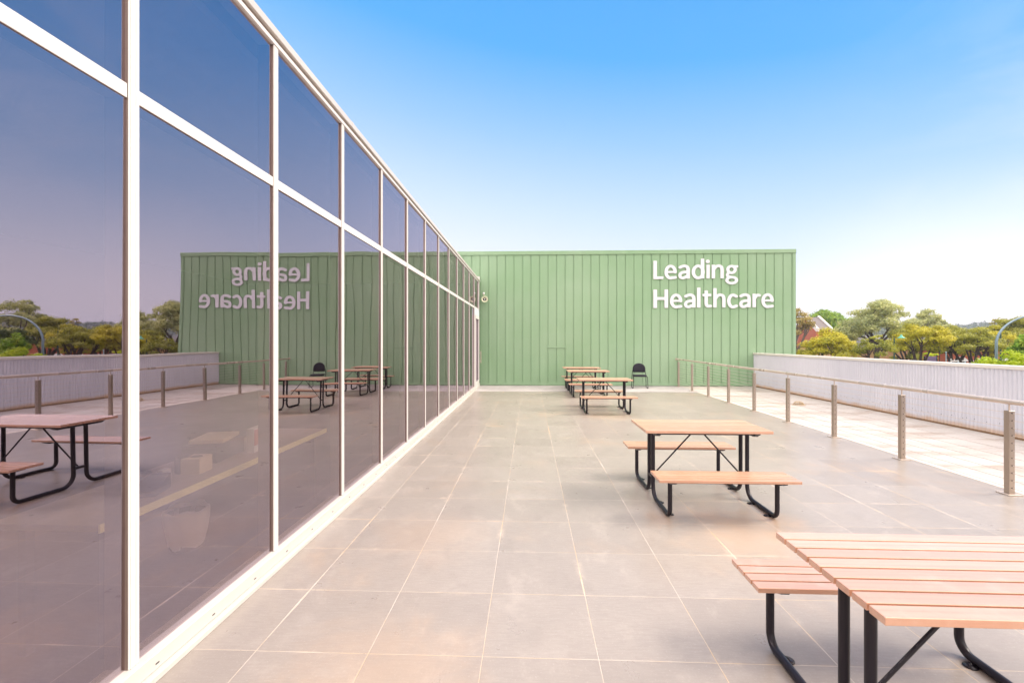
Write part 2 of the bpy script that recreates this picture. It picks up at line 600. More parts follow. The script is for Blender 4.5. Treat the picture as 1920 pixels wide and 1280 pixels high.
M_bark = plain('dark_bark', (0.060, 0.042, 0.034), 0.9, 0, 0.35, 5, bmp=0.5)
M_barkp = plain('grey_bark', (0.16, 0.13, 0.11), 0.9, 0, 0.35, 5)
M_lampblue = plain('blue_grey_galvanised', (0.20, 0.27, 0.31), 0.35, 0.5, 0.2, 3)
M_lampgreen = plain('dark_green_paint', (0.02, 0.07, 0.045), 0.4)
M_shade = plain('teal_enamel', (0.10, 0.42, 0.30), 0.35)
M_redbrick = brick_material('red_brick', (0.52, 0.12, 0.05), (0.44, 0.09, 0.04), (0.44, 0.24, 0.17))
M_beigebrick = brick_material('peach_brick', (0.74, 0.44, 0.24), (0.68, 0.39, 0.21), (0.70, 0.50, 0.34))
M_slate = plain('slate_roof', (0.13, 0.12, 0.13), 0.7, 0, 0.2, 3)
M_slatep = plain('weathered_slate', (0.15, 0.125, 0.12), 0.7, 0, 0.25, 1.5)
M_stone = plain('white_coping', (0.72, 0.68, 0.62), 0.7)
M_whiteroof = plain('white_roof_sheet', (0.78, 0.77, 0.76), 0.5)
M_win = plain('dark_window', (0.03, 0.035, 0.045), 0.1)
M_board = plain('lilac_board', (0.22, 0.16, 0.30), 0.6)
M_blueboard = plain('pale_blue_paint', (0.45, 0.60, 0.66), 0.5)
M_slat = None


def slat_material():
    m, nt, b, out = mat('pink_timber_slats')
    c = nt.coord()
    gr = nt.noise(nt.mapping(c, scale=(1.2, 45, 45)), 1.0, 5, 0.65)
    x, y, z = nt.sep(c)[:3]
    wn_ = nt.n('ShaderNodeTexWhiteNoise', noise_dimensions='1D')
    nt.put(wn_.inputs['W'], nt.math('FLOOR', nt.math('MULTIPLY', y, 11.9)))
    base = nt.mix(wn_.outputs['Value'], (0.55, 0.28, 0.17), (0.67, 0.38, 0.25))
    base = nt.mix(nt.math('MULTIPLY', nt.remap(gr, 0.42, 0.75), 0.6), base, (0.42, 0.21, 0.12))
    base = nt.mix(nt.math('MULTIPLY', nt.remap(nt.noise(c, 7, 4), 0.5, 0.8), 0.25), base, (0.74, 0.56, 0.43))
    nt.put(b.inputs['Base Color'], base)
    b.inputs['Roughness'].default_value = 0.30
    b.inputs['Specular IOR Level'].default_value = 0.9
    b.inputs['Coat Weight'].default_value = 0.8
    b.inputs['Coat Roughness'].default_value = 0.22
    b.inputs['Coat IOR'].default_value = 1.7
    bump(nt, b, gr, 0.1, 0.002)
    return m


M_slat = slat_material()

# ------------------------------------------------------------------ ground, terrace slab
XG = -1.90            # outer plane of the glazing
YW = 17.28            # face of the green wall
XP = 8.33             # inner face of the corrugated parapet
ter_end = -7.0
deck_right = 5.46
deck_end = 15.2


def sheet(name, pts, z, m, kind='structure'):
    o = MB().add([(a, b, z) for a, b in pts], [tuple(range(len(pts)))]).build(name, m)
    tag(o, kind=kind)
    return o


def ground_material():
    m, nt, b, out = mat('street_ground')
    c = nt.coord()
    n = nt.noise(c, 0.02, 5, 0.6)
    n2 = nt.noise(c, 0.6, 5, 0.6)
    base = nt.mix(nt.remap(n, 0.45, 0.55), (0.09, 0.10, 0.05), (0.075, 0.073, 0.07))
    nt.put(b.inputs['Base Color'], nt.mix(nt.math('MULTIPLY', n2, 0.4), base, (0.12, 0.11, 0.06)))
    b.inputs['Roughness'].default_value = 0.9
    return m


sheet('ground', [(-2500, -2500), (2500, -2500), (2500, 2500), (-2500, 2500)], GZ, ground_material())
o = MB().box(XG - 0.3, XP + 0.25, ter_end, YW - 0.002, GZ + 0.002, -0.012).build('terrace_slab', M_conc)
tag(o, kind='structure')
sheet('tiled_deck', [(XG - 0.05, ter_end + 0.01), (5.24, ter_end + 0.01), (deck_right + 0.04, deck_end), (XG - 0.05, deck_end)], 0.0, M_tile)
# pale kerb strip between tiled deck and outer concrete, and the concrete apron by the wall
o = MB().add([(5.24, ter_end + .01, 0.002), (5.34, ter_end + .01, 0.006), (deck_right + 0.16, deck_end, 0.006), (deck_right + 0.04, deck_end, 0.002)],
             [(0, 1, 2, 3)]).build('kerb_strip', plain('pale_mortar', (0.60, 0.53, 0.47), 0.7, 0, 0.25, 4))
tag(o, kind='structure')
sheet('concrete_margin', [(5.34, ter_end + .01), (XP + 0.2, ter_end + .01), (XP + 0.2, YW - .002), (deck_right + 0.16, YW - .002), (deck_right + 0.16, deck_end)], 0.0, M_conc)


def apron_material():
    m, nt, b, out = mat('grey_apron')
    c = nt.coord()
    n = nt.noise(c, 0.8, 6, 0.65)
    nt.put(b.inputs['Base Color'], nt.mix(nt.remap(n, 0.3, 0.7), (0.36, 0.33, 0.33), (0.50, 0.46, 0.45)))
    b.inputs['Roughness'].default_value = 0.6
    return m


sheet('concrete_apron', [(XG - 0.05, deck_end), (deck_right + 0.16, deck_end), (deck_right + 0.16, YW - .002), (XG - 0.05, YW - .002)], 0.001, apron_material())

# ------------------------------------------------------------------ green clad hall
GH = 5.10
GX1 = 9.86
GX0 = -9.0
hall = empty('green_hall', (0, YW, 0))
tag(hall, 'flat topped hall clad in ribbed green metal behind the terrace', 'building')
P0, PW = -1.566, 0.3227
mb = MB()
top, bot = GH - 0.15, 0.10
# plan section of the cladding: flat pans, a shadow groove and a thin lip
pts = []
k0 = int(math.floor((GX0 - P0) / PW)) + 1
k1 = int(math.ceil((GX1 - 0.02 - P0) / PW)) - 1
pts.append((GX0, 0.0))
for k in range(k0, k1 + 1):
    xs = P0 + PW * k
    pts += [(xs - 0.012, 0.0), (xs - 0.011, 0.020), (xs + 0.012, 0.020), (xs + 0.013, -0.010), (xs + 0.024, -0.010), (xs + 0.028, 0.0)]
pts.append((GX1, 0.0))
v = [(a, b_, bot) for a, b_ in pts] + [(a, b_, top) for a, b_ in pts]
n = len(pts)
mb.add(v, [(i, i + 1, i + 1 + n, i + n) for i in range(n - 1)])
mb.build('wall_cladding', M_green, hall)
MB().box(GX0, GX1 - 0.004, 0.04, 14.0, GZ - 0.0 + 0.003, GH - 0.06).build('wall_core', M_green, hall)
mb = MB()
mb.bbox(GX0, GX1 + 0.02, -0.035, 0.035, top, GH, 0.006)
mb.box(GX0, GX1 + 0.012, 0.036, 14.02, GH - 0.055, GH - 0.004)
mb.build('parapet_cap', M_green, hall)
MB().bbox(GX0, 9.0, -0.022, 0.03, 0.012, bot, 0.004).build('base_flashing', M_green, hall)
MB().bbox(GX1 - 0.09, GX1 + 0.012, -0.016, 0.038, GZ + .01, top - 0.001, 0.004).build('corner_trim', M_green, hall)
for dz in (0.0,):
    mb = MB()
    mb.bbox(P0 + PW * 7 - 0.05, P0 + PW * 9 + 0.06, -0.026, -0.0115, 1.425, 1.475, 0.004)
    mb.build('joint_bar', M_green, hall)

# ------------------------------------------------------------------ sign lettering, drawn as strokes and contoured
SU = 0.00171


def catmull(P, m=10):
    P = [P[0]] + list(P) + [P[-1]]
    out_ = []
    for i in range(1, len(P) - 2):
        p0, p1, p2, p3 = (np.array(P[j], float) for j in (i - 1, i, i + 1, i + 2))
        for q in range(m):
            s = q / m
            out_.append(0.5 * ((2 * p1) + (-p0 + p2) * s + (2 * p0 - 5 * p1 + 4 * p2 - p3) * s * s + (-p0 + 3 * p1 - 3 * p2 + p3) * s ** 3))
    out_.append(np.array(P[-2], float))
    return np.array(out_)


def ell(cx, cy, rx, ry, a0=0, a1=360, m=28):
    a = np.radians(np.linspace(a0, a1, m))
    return np.stack([cx + rx * np.cos(a), cy - ry * np.sin(a)], 1)


def rr(x0, x1, y0, y1, r=14):
    return ('box', x0, x1, y0, y1, r)


def st(P, hw=41, hh=33):
    return ('stroke', np.array(P, float), hw, hh)


def L_e(dx, dy):
    return [st(np.vstack([ell(500 + dx, 352 + dy, 99, 131, 0, 290), [[585 + dx, 474 + dy], [600 + dx, 468 + dy]]])),
            rr(430 + dx, 638 + dx, 322 + dy, 375 + dy, 10), rr(560 + dx, 638 + dx, 340 + dy, 375 + dy, 14)]


def L_a(dx, dy):
    return [st(catmull([(708 + dx, 250 + dy), (760 + dx, 226 + dy), (820 + dx, 222 + dy), (870 + dx, 250 + dy), (884 + dx, 310 + dy), (884 + dx, 400 + dy)])),
            rr(842 + dx, 925 + dx, 300 + dy, 500 + dy),
            st(catmull([(870 + dx, 350 + dy), (790 + dx, 354 + dy), (725 + dx, 378 + dy), (703 + dx, 425 + dy), (722 + dx, 470 + dy), (780 + dx, 480 + dy), (850 + dx, 445 + dy)]), 39, 32)]


def L_arch(dx, dy):
    return [st(catmull([(110 + dx, 290 + dy), (150 + dx, 240 + dy), (212 + dx, 222 + dy), (268 + dx, 245 + dy), (287 + dx, 310 + dy), (287 + dx, 400 + dy)])),
            rr(246 + dx, 328 + dx, 330 + dy, 500 + dy)]


B = 1338.6
line1 = [
    ('L', [rr(118, 205, 97, 508), rr(118, 348, 440, 508)]),
    ('e', L_e(0, 0)),
    ('a', L_a(0, 0)),
    ('d', [st(ell(1103, 352, 106, 130)), rr(1155, 1240, 58, 500)]),
    ('i', [rr(1278, 1360, 190, 500), st([(1304, 125), (1320, 125)], 41, 42)]),
    ('n', [rr(55 + B, 138 + B, 192, 500)] + L_arch(B, 0)),
    ('g', [st(ell(493 + B, 303, 81, 73), 39, 30), rr(500 + B, 645 + B, 206, 266, 16),
           st(catmull([(432 + B, 372), (402 + B, 408), (412 + B, 448), (470 + B, 462)]), 36, 30), st(ell(498 + B, 535, 106, 66), 39, 30)]),
]
D2, D3 = 1136 - 508, 1118 - 508     # baselines measured at the left and the right of the word
line2 = [
    ('H', [rr(118, 208, 722, 1136), rr(360, 450, 722, 1136), rr(150, 420, 888, 960)], 0),
    ('e', L_e(120, D2), 0), ('a', L_a(123, D2), 0),
    ('l', [rr(1072, 1158, 685, 1130)], 0),
    ('t', [st(catmull([(1278, 780), (1278, 900), (1278, 1030), (1305, 1092), (1368, 1092)])), rr(1193, 1393, 820, 886), rr(1237, 1319, 747, 1000)], 0),
    ('h', [rr(90 + B, 173 + B, 680, 1112)] + L_arch(B + 38, D3), 1),
    ('c', [st(np.vstack([[[598 + B, 866]], ell(527 + B, 967, 93, 131, 62, 298), [[598 + B, 1074]]]))], 1),
    ('a', L_a(B - 7, D3), 1),
    ('r', [rr(947 + B, 1032 + B, 805, 1110), st(catmull([(990 + B, 930), (1020 + B, 872), (1060 + B, 842), (1098 + B, 846)]))], 1),
    ('e', L_e(B + 782, D3), 1),
]


def contour(shapes, step=7.0):
    lo = np.array([1e9, 1e9]); hi = -lo
    for s in shapes:
        if s[0] == 'box':
            lo = np.minimum(lo, (s[1], s[3])); hi = np.maximum(hi, (s[2], s[4]))
        else:
            lo = np.minimum(lo, s[1].min(0) - (s[2], s[3])); hi = np.maximum(hi, s[1].max(0) + (s[2], s[3]))
    lo -= 16; hi += 16
    xs = np.arange(lo[0], hi[0], step); ys = np.arange(lo[1], hi[1], step)
    X, Y = np.meshgrid(xs, ys)
    D = np.full(X.shape, 1e9)
    for s in shapes:
        if s[0] == 'box':
            _, x0, x1, y0, y1, r = s
            qx = np.abs(X - (x0 + x1) / 2) - (x1 - x0) / 2 + r
            qy = np.abs(Y - (y0 + y1) / 2) - (y1 - y0) / 2 + r
            d = np.hypot(np.maximum(qx, 0), np.maximum(qy, 0)) + np.minimum(np.maximum(qx, qy), 0) - r
        else:
            P, hw, hh = s[1], s[2], s[3]
            k = hw / hh
            d = np.full(X.shape, 1e9)
            for a, b2 in zip(P[:-1], P[1:]):
                ax, ay = a[0], a[1] * k
                bx, by = b2[0] - a[0], (b2[1] - a[1]) * k
                L2 = bx * bx + by * by + 1e-9
                t_ = np.clip(((X - ax) * bx + (Y * k - ay) * by) / L2, 0, 1)
                d = np.minimum(d, np.hypot(X - ax - t_ * bx, Y * k - ay - t_ * by))
            d -= hw
        D = np.minimum(D, d)
    D = D + 7.5
    ny, nx = D.shape

    def ip(p, q):
        (i, j), (k_, l) = p, q
        a, b2 = D[i, j], D[k_, l]
        s_ = a / (a - b2)
        return (xs[j] + (xs[l] - xs[j]) * s_, ys[i] + (ys[k_] - ys[i]) * s_)
    pt = {}
    nxt = {}
    for i in range(ny - 1):
        for j in range(nx - 1):
            c4 = [(i, j), (i, j + 1), (i + 1, j + 1), (i + 1, j)]
            ins = [D[c] < 0 for c in c4]
            if all(ins) or not any(ins):
                continue
            ent, ext = [], []
            for q in range(4):
                a, b2 = c4[q], c4[(q + 1) % 4]
                if ins[q] != ins[(q + 1) % 4]:
                    key = (min(a, b2), max(a, b2))
                    pt[key] = ip(a, b2)
                    (ext if ins[q] else ent).append(key)
            for a, b2 in zip(ext, ent if len(ent) == 1 else ent[::-1]):
                nxt[a] = b2
    loops = []
    while nxt:
        s0 = next(iter(nxt))
        lp = []
        k_ = s0
        while k_ in nxt:
            lp.append(pt[k_])
            k_ = nxt.pop(k_)
        if len(lp) > 8:
            loops.append(lp)
    return loops


sign = empty('wall_lettering', (0, YW - 0.030, 0))
tag(sign, 'raised white letters reading Leading Healthcare on the green wall', 'sign')
ZB1, ZB2 = 3.994, 2.914


def letter(name, shapes, base, zb):
    loops = contour(shapes)
    cu = bpy.data.curves.new('letter', 'CURVE')
    cu.dimensions = '2D'
    cu.fill_mode = 'BOTH'
    cu.extrude = 0.009
    cu.bevel_depth = 0.005
    cu.bevel_resolution = 1
    for lp in loops:
        sp = cu.splines.new('POLY')
        sp.points.add(len(lp) - 1)
        for p, (a, b2) in zip(sp.points, lp):
            px = 1215 + a / 11.64
            ra = ray(px)
            xw = ra[0] / ra[1] * (YW - 0.07)
            p.co = (xw, zb + (base - b2) * SU, 0, 1)
        sp.use_cyclic_u = True
    tmp = bpy.data.objects.new('tmp', cu)
    COL.objects.link(tmp)
    dg = bpy.context.evaluated_depsgraph_get()
    me = bpy.data.meshes.new_from_object(tmp.evaluated_get(dg))
    bpy.data.objects.remove(tmp)
    me.name = 'letter'
    me.transform(Matrix(((1, 0, 0, 0), (0, 0, -1, 0), (0, 1, 0, 0), (0, 0, 0, 1))))
    me.materials.clear()
    me.materials.append(M_white)
    o = bpy.data.objects.new('letter', me)
    COL.objects.link(o)
    o.parent = sign
    o['label'] = 'white letter ' + name
    return o


for nm, sh in line1:
    letter(nm, sh, 508, ZB1)
for nm, sh, side in line2:
    letter(nm, sh, 1118 if side else 1136, ZB2)

# ------------------------------------------------------------------ glazed building on the left
GT = 3.86             # top of the glass
CT = 3.965
TR0, TR1 = 2.818, 2.886
SILL = 0.12
MY = [2.105 + 1.2195 * k for k in range(-5, 13)]
YE = 17.02
gb = empty('glazed_building', (XG, 0, 0))
tag(gb, 'building with a long curtain wall of dark reflecting glass in white frames', 'building')
MW = 0.030
for i, y in enumerate(MY):
    mb = MB()
    mb.cur = 1
    mb.box(-0.11, 0.0038, y - MW + 0.001, y + MW - 0.001, SILL - 0.0005, GT + 0.0045)
    mb.cur = 0
    mb.bbox(0.004, 0.010, y - MW, y + MW, SILL - 0.001, GT + 0.005, 0.002)
    mb.box(0.0095, 0.0135, y - MW + 0.008, y - MW + 0.014, SILL, GT)      # bead lines of the extrusion
    mb.box(0.0095, 0.0135, y + MW - 0.022, y + MW - 0.018, SILL, GT)
    mb.build('mullion', [M_alu, M_bronze], gb)
MB().bbox(-0.11, 0.010, YE - 0.04, YE + 0.03, 0.0, GT + 0.005, 0.003).build('mullion', M_alu, gb)
edges = [-6.6] + MY + [YE]
for a, b_ in zip(edges[:-1], edges[1:]):
    y0 = a + MW
    y1 = b_ - (0.04 if b_ == YE else MW)
    if y1 - y0 < 0.1:
        continue
    mb = MB()
    mb.bbox(-0.002, 0.004, y0 + 0.0005, y1 - 0.0005, TR0, TR1, 0.002)
    mb.cur = 1
    mb.box(-0.10, -0.0022, y0 + 0.001, y1 - 0.001, TR0 + 0.001, TR1 - 0.001)
    mb.build('transom', [M_alu, M_bronze], gb)
    tz = TR0 if b_ != YE else None
    rx = rng.normal(0, 0.0016)
    rz = rng.normal(0, 0.0020)
    for z0, z1 in ((SILL - 0.005, TR0 + 0.005), (TR1 - 0.005, GT + 0.002)):
        if b_ == YE and z0 < 1:
            continue
        p = MB().box(-0.010, 0.0, -(y1 - y0) / 2 - .004, (y1 - y0) / 2 + .004, -(z1 - z0) / 2, (z1 - z0) / 2).build('window_pane', M_glass, gb)
        p.location = (-0.008, (y0 + y1) / 2, (z0 + z1) / 2)
        p.rotation_euler = (0, rx, rz)
# sill in two steps, with fixings
mb = MB()
mb.bbox(-0.11, 0.040, -6.6, MY[-1], 0.035, SILL - 0.002, 0.004)
mb.bbox(-0.10, 0.072, -6.6, MY[-1], 0.0, 0.034, 0.003)
mb.cur = 1
yy = -6.3
while yy < 16.4:
    mb.box(0.0395, 0.0415, yy - 0.011, yy + 0.011, 0.062, 0.068)
    yy += 0.405
mb.build('sill', [M_sill, M_hole], gb)
# head: frame, shadow gap, fascia and capping
mb = MB()
mb.bbox(-0.11, 0.018, -6.6, YE + 0.03, GT + 0.006, GT + 0.040, 0.003)
mb.cur = 1
mb.box(-0.11, 0.012, -6.6, YE + 0.03, GT + 0.0402, GT + 0.0555)
mb.build('head_frame', [M_alu, M_bronze], gb)
mb = MB()
mb.bbox(-0.16, 0.040, -6.6, YE + 0.06, GT + 0.056, CT + 0.01, 0.004)
for yj in (-2.0, 1.3, 4.7, 8.4, 11.9, 15.3):
    mb.box(0.0395, 0.0425, yj, yj + 0.05, GT + 0.058, CT + 0.008)
mb.build('roof_capping', M_cap2, gb)
MB().box(-0.10, 0.02, YE - 0.02, YE + 0.10, CT - 0.02, CT + 0.14).build('downpipe_stub', M_alu, gb)
# roof, floor, back wall, end wall
MB().box(-9.0, -0.161, -6.6, YW - 0.05, GT + 0.092, CT - 0.005).build('roof', plain('grey_roof', (0.35, 0.35, 0.36), 0.7), gb)
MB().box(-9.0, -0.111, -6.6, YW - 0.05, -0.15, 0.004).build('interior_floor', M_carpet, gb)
MB().box(-9.0, -0.30, -6.55, YW - 0.06, GT + 0.02, GT + 0.09).build('ceiling', plain('ceiling_tiles', (0.8, 0.8, 0.8), 0.8), gb)
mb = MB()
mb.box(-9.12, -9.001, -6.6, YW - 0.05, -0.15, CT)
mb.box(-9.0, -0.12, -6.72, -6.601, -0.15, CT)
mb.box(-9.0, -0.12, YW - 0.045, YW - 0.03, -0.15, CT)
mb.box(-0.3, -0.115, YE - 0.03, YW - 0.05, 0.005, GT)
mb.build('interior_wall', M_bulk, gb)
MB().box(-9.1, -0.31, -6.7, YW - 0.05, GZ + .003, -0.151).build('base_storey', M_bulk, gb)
# door in the last bay
dy0, dy1 = MY[-1] + MW + 0.001, YE - 0.041
dy0 = MY[-2] + MW + 0.001
# glass door occupies the bay before the corner post
d = empty('door')
d.parent = gb
yy0, yy1 = MY[-1] - 0.0, YE


# ------------------------------------------------------------------ things on the green wall
def horn():
    t_ = empty('horn_loudspeaker', (-1.71, YW - 0.002, 3.25))
    tag(t_, 'cream horn loudspeaker fixed to the green wall beside the glazing', 'loudspeaker')
    M = Matrix.Translation((0.03, -0.30, 0)) @ Matrix.Rotation(R(12), 4, 'Z') @ Matrix.Rotation(R(90), 4, 'X')
    prof = [(0.030, -0.20), (0.045, -0.19), (0.055, -0.10), (0.075, -0.04), (0.118, 0.0), (0.128, 0.004), (0.128, 0.010), (0.112, 0.008), (0.070, -0.03), (0.050, -0.08)]
    S = Matrix.Diagonal((1.0, 0.92, 1.0, 1.0))
    MB().lathe(prof, 28, M @ S).build('horn', M_horn, t_)
    MB().lathe([(0.0005, -0.075), (0.068, -0.05), (0.052, -0.081), (0.0005, -0.081)], 20, M).build('throat', M_hole, t_)
    MB().lathe([(0.0005, -0.01), (0.018, -0.014), (0.026, -0.03), (0.022, -0.06), (0.0005, -0.075)], 16, M).build('driver_cone', M_opal, t_)
    mb = MB()
    mb.tube([(0.0, -0.002, -0.02), (0.0, -0.08, -0.02), (0.01, -0.14, 0.0)], 0.018, 8)
    mb.bbox(-0.05, 0.05, -0.012, 0.0, -0.08, 0.05, 0.003)
    mb.build('bracket', M_horn, t_)
    return t_


horn()
t_ = empty('globe_wall_lamp', (-1.735, YW - 0.002, 3.46))
tag(t_, 'small white globe lamp on the green wall above the horn', 'wall lamp')
mb = MB()
mb.lathe([(0.0005, 0.042)] + [(0.042 * math.sin(a), 0.042 * math.cos(a)) for a in np.linspace(0.2, PI - 0.2, 12)] + [(0.0005, -0.042)], 20, Matrix.Translation((0, -0.10, 0.03)))
mb.build('globe', M_opal, t_)
mb = MB()
mb.lathe([(0.020, 0.02), (0.026, 0.0), (0.018, -0.03), (0.0005, -0.03)], 14, Matrix.Translation((0.0, -0.10, -0.03)))
mb.tube([(0, -0.001, -0.04), (0, -0.06, -0.045), (0, -0.10, -0.04)], 0.010, 8)
mb.build('lamp_neck', M_horn, t_)

# ------------------------------------------------------------------ door (leaf, frame, handle)
bpy.data.objects.remove(d)
D0, D1 = MY[-2] + MW + 0.0, MY[-1] - MW
door = empty('door', (0.0, (D0 + D1) / 2, 0.0))
door.parent = gb
hw = (D1 - D0) / 2
mb = MB()
mb.bbox(0.001, 0.050, -hw, -hw + 0.075, 0.04, 2.58, 0.003)
mb.bbox(0.001, 0.050, hw - 0.075, hw, 0.04, 2.58, 0.003)
mb.bbox(0.001, 0.047, -hw + 0.0755, hw - 0.0755, 2.47, 2.578, 0.003)
mb.bbox(0.001, 0.047, -hw + 0.0755, hw - 0.0755, 0.043, 0.26, 0.003)
mb.build('door_frame', M_alu, door)
MB().bbox(0.001, 0.044, -hw, hw, 2.582, TR0 - 0.002, 0.003).build('door_head_panel', plain('pale_blue_panel', (0.60, 0.68, 0.72), 0.4), door)
mb = MB()
for zz in (0.95, 1.25):
    mb.tube([(0.05, hw - 0.04, zz), (0.11, hw - 0.04, zz)], 0.009, 8)
mb.tube([(0.11, hw - 0.04, 0.88), (0.11, hw - 0.04, 1.32)], 0.012, 10)
mb.build('door_handle', M_steel, door)
# closing pane below the transom in the very last narrow bay
y0, y1 = MY[-1] + MW, YE - 0.04
MB().box(-0.018, -0.008, y0, y1, 0.0, TR0).build('window_pane', M_glass, gb)
MB().bbox(-0.10, 0.04, MY[-1] + 0.001, YE - 0.041, 0.0, SILL - 0.002, 0.003).build('sill', M_alu, gb)

# ------------------------------------------------------------------ interior things behind the glass
ct = empty('counter', (XG, 0, 0))
tag(ct, 'long pale counter with a yellowish edge standing just behind the glass', 'counter')
MB().bbox(-0.85, -0.262, 2.2, 4.75, 0.715, 0.747, 0.002).build('counter_top', M_counter, ct)
MB().box(-0.2615, -0.252, 2.2, 4.75, 0.708, 0.750).build('edge_strip', M_edge, ct)
for yl in (2.3, 4.6):
    MB().bbox(-0.80, -0.76, yl, yl + 0.05, 0.005, 0.714, 0.003).build('leg', M_frame, ct)
    MB().bbox(-0.36, -0.32, yl, yl + 0.05, 0.005, 0.714, 0.003).build('leg', M_frame, ct)
CZ = 0.7475


def boxthing(name, label, cat, x, y, z, sx_, sy_, sz_, m, rz=0, top=None):
    o = MB().bbox(-sx_ / 2, sx_ / 2, -sy_ / 2, sy_ / 2, 0, sz_, 0.004)
    r_ = empty(name, (x, y, z), rz)
    tag(r_, label, cat)
    o.build('body', m, r_)
    if top:
        MB().bbox(-sx_ / 2 - .004, sx_ / 2 + .004, -sy_ / 2 - .004, sy_ / 2 + .004, sz_ + 0.0005, sz_ + 0.012, 0.003).build(top, m, r_)
    return r_


x_, y_ = on(378, 886, CZ)
bt = boxthing('card_box', 'small open cream box on the counter seen through the glass', 'box', x_ - 0.05, y_ + 0.02, CZ, 0.13, 0.15, 0.11, M_cream, 0.1)
MB().lathe([(0.038, 0.1105), (0.036, 0.113), (0.0005, 0.113)], 16).build('lid_opening', M_hole, bt)
x_, y_ = on(350, 886, CZ)
mg = empty('mug', (x_ - 0.03, y_, CZ))
tag(mg, 'dark mug beside the cream box behind the glass', 'mug')
MB().lathe([(0.0005, 0.0), (0.042, 0.001), (0.045, 0.01), (0.047, 0.12), (0.042, 0.12), (0.040, 0.02), (0.0005, 0.015)], 20).build('cup', M_black, mg)
MB().tube([(0.045, 0, 0.10), (0.075, 0, 0.095), (0.08, 0, 0.05), (0.044, 0, 0.03)], 0.006, 8).build('handle', M_black, mg)
x_, y_ = on(400, 868, CZ)
cs = boxthing('equipment_case', 'dark case on the counter holding a pile of paper', 'case', x_ - 0.12, y_ + 0.18, CZ, 0.26, 0.40, 0.12, M_black, 0.1, 'lid')
pp = boxthing('paper_pile', 'pile of loose paper lying on the dark case', 'paper', x_ - 0.14, y_ + 0.22, CZ + 0.133, 0.24, 0.34, 0.03, M_cream, 0.25)
x_, y_ = on(470, 850, CZ)
bk = empty('printed_carton', (x_ - 0.02, y_ + 0.12, CZ + 0.0), 0.1)
tag(bk, 'upright carton printed red and white at the far end of the counter', 'carton')
MB().bbox(-0.03, 0.03, -0.11, 0.11, 0, 0.20, 0.003).build('body', M_paper, bk)
MB().box(0.0302, 0.032, -0.108, -0.005, 0.06, 0.19).build('red_label', M_red, bk)
x_, y_ = on(285, 925, CZ)
ph = empty('desk_telephone', (x_ - 0.03, y_ + 0.02, CZ), 0.3)
tag(ph, 'black desk telephone at the near end of the counter', 'telephone')
MB().prism([(-0.10, 0), (0.10, 0), (0.10, 0.09), (-0.10, 0.03)], -0.09, 0.07).build('base', M_black, ph)
MB().bbox(-0.10, 0.10, -0.025, 0.025, 0.085, 0.115, 0.012, Matrix.Translation((-0.05, 0, 0.0)) @ Matrix.Rotation(R(90), 4, 'Z')).build('handset', M_black, ph)
x_, y_ = on(308, 905, CZ)
cb = empty('white_socket_box', (x_, y_, CZ), 0.0)
tag(cb, 'white socket box with a white cable looping over the counter edge', 'socket box')
MB().bbox(-0.025, 0.02, -0.035, 0.035, 0, 0.09, 0.004).build('box', M_paper, cb)
MB().tube([(0.021, 0, 0.07), (0.05, -0.01, 0.07), (0.08, -0.05, 0.03), (0.10, -0.15, -0.03), (0.10, -0.28, -0.05), (0.09, -0.5, -0.04)], 0.005, 8).build('cable', M_paper, cb)
x_, y_ = on(345, 1030, 0.0)
wb = empty('waste_bin', (x_, y_ + 0.03, 0.006))
tag(wb, 'waste bin lined with a crumpled white bag on the floor behind the glass', 'bin')
MB().lathe([(0.0005, 0.0), (0.115, 0.001), (0.145, 0.29), (0.139, 0.29), (0.11, 0.01), (0.0005, 0.008)], 20).build('bin', M_black, wb)
prof = [(0.120, 0.03), (0.138, 0.12), (0.152, 0.22), (0.162, 0.30), (0.152, 0.325), (0.140, 0.28), (0.125, 0.15)]
mb = MB().lathe(prof, 36)
mb.v = [(a * (1 + 0.05 * math.sin(9 * math.atan2(b_, a) + c_ * 20) + 0.03 * math.sin(17 * math.atan2(b_, a))), b_ * (1 + 0.05 * math.sin(7 * math.atan2(b_, a) + c_ * 14)), c_ + 0.012 * math.sin(5 * math.atan2(b_, a))) for a, b_, c_ in mb.v]
mb.build('liner', M_bag, wb)

# ------------------------------------------------------------------ corrugated parapet
par = empty('corrugated_parapet', (XP, 0, 0))
tag(par, 'long low parapet of pale lilac corrugated steel with cream capping', 'parapet')
mb = MB()
pitch, amp = 0.0762, 0.0125
y0 = ter_end + 0.02
y1 = YW - 0.004
ns = int((y1 - y0) / pitch * 8)
ys = [y0 + (y1 - y0) * i / ns for i in range(ns + 1)]
v = [(-amp * (1 if True else 0) * math.copysign(abs(math.cos(2 * PI * yq / pitch)) ** 0.7, math.cos(2 * PI * yq / pitch)), yq, zq) for zq in (0.03, 1.19) for yq in ys]
n = len(ys)
mb.add(v, [(i + 1, i, i + n, i + n + 1) for i in range(n - 1)], True)
par_mb = mb
MB().box(0.015, 0.16, y0, y1, GZ + 0.004, 1.18).build('wall_core', M_corr, par)
mb = MB()
mb.bbox(-0.028, 0.20, y0, y1, 1.185, 1.25, 0.006)
for yj in (1.5, 5.2, 8.9, 12.6):
    mb.box(-0.030, 0.202, yj, yj + 0.03, 1.187, 1.252)
mb.build('capping', M_cap, par)
mb = MB()
mb.box(-0.02, 0.012, y0, y1, 0.0, 0.03)
mb.build('base_angle', plain('rusty_angle', (0.22, 0.13, 0.07), 0.8, 0, 0.4, 5), par)
mb = par_mb
mb.cur = 1
yq = math.ceil(y0 / pitch) * pitch
i = 0
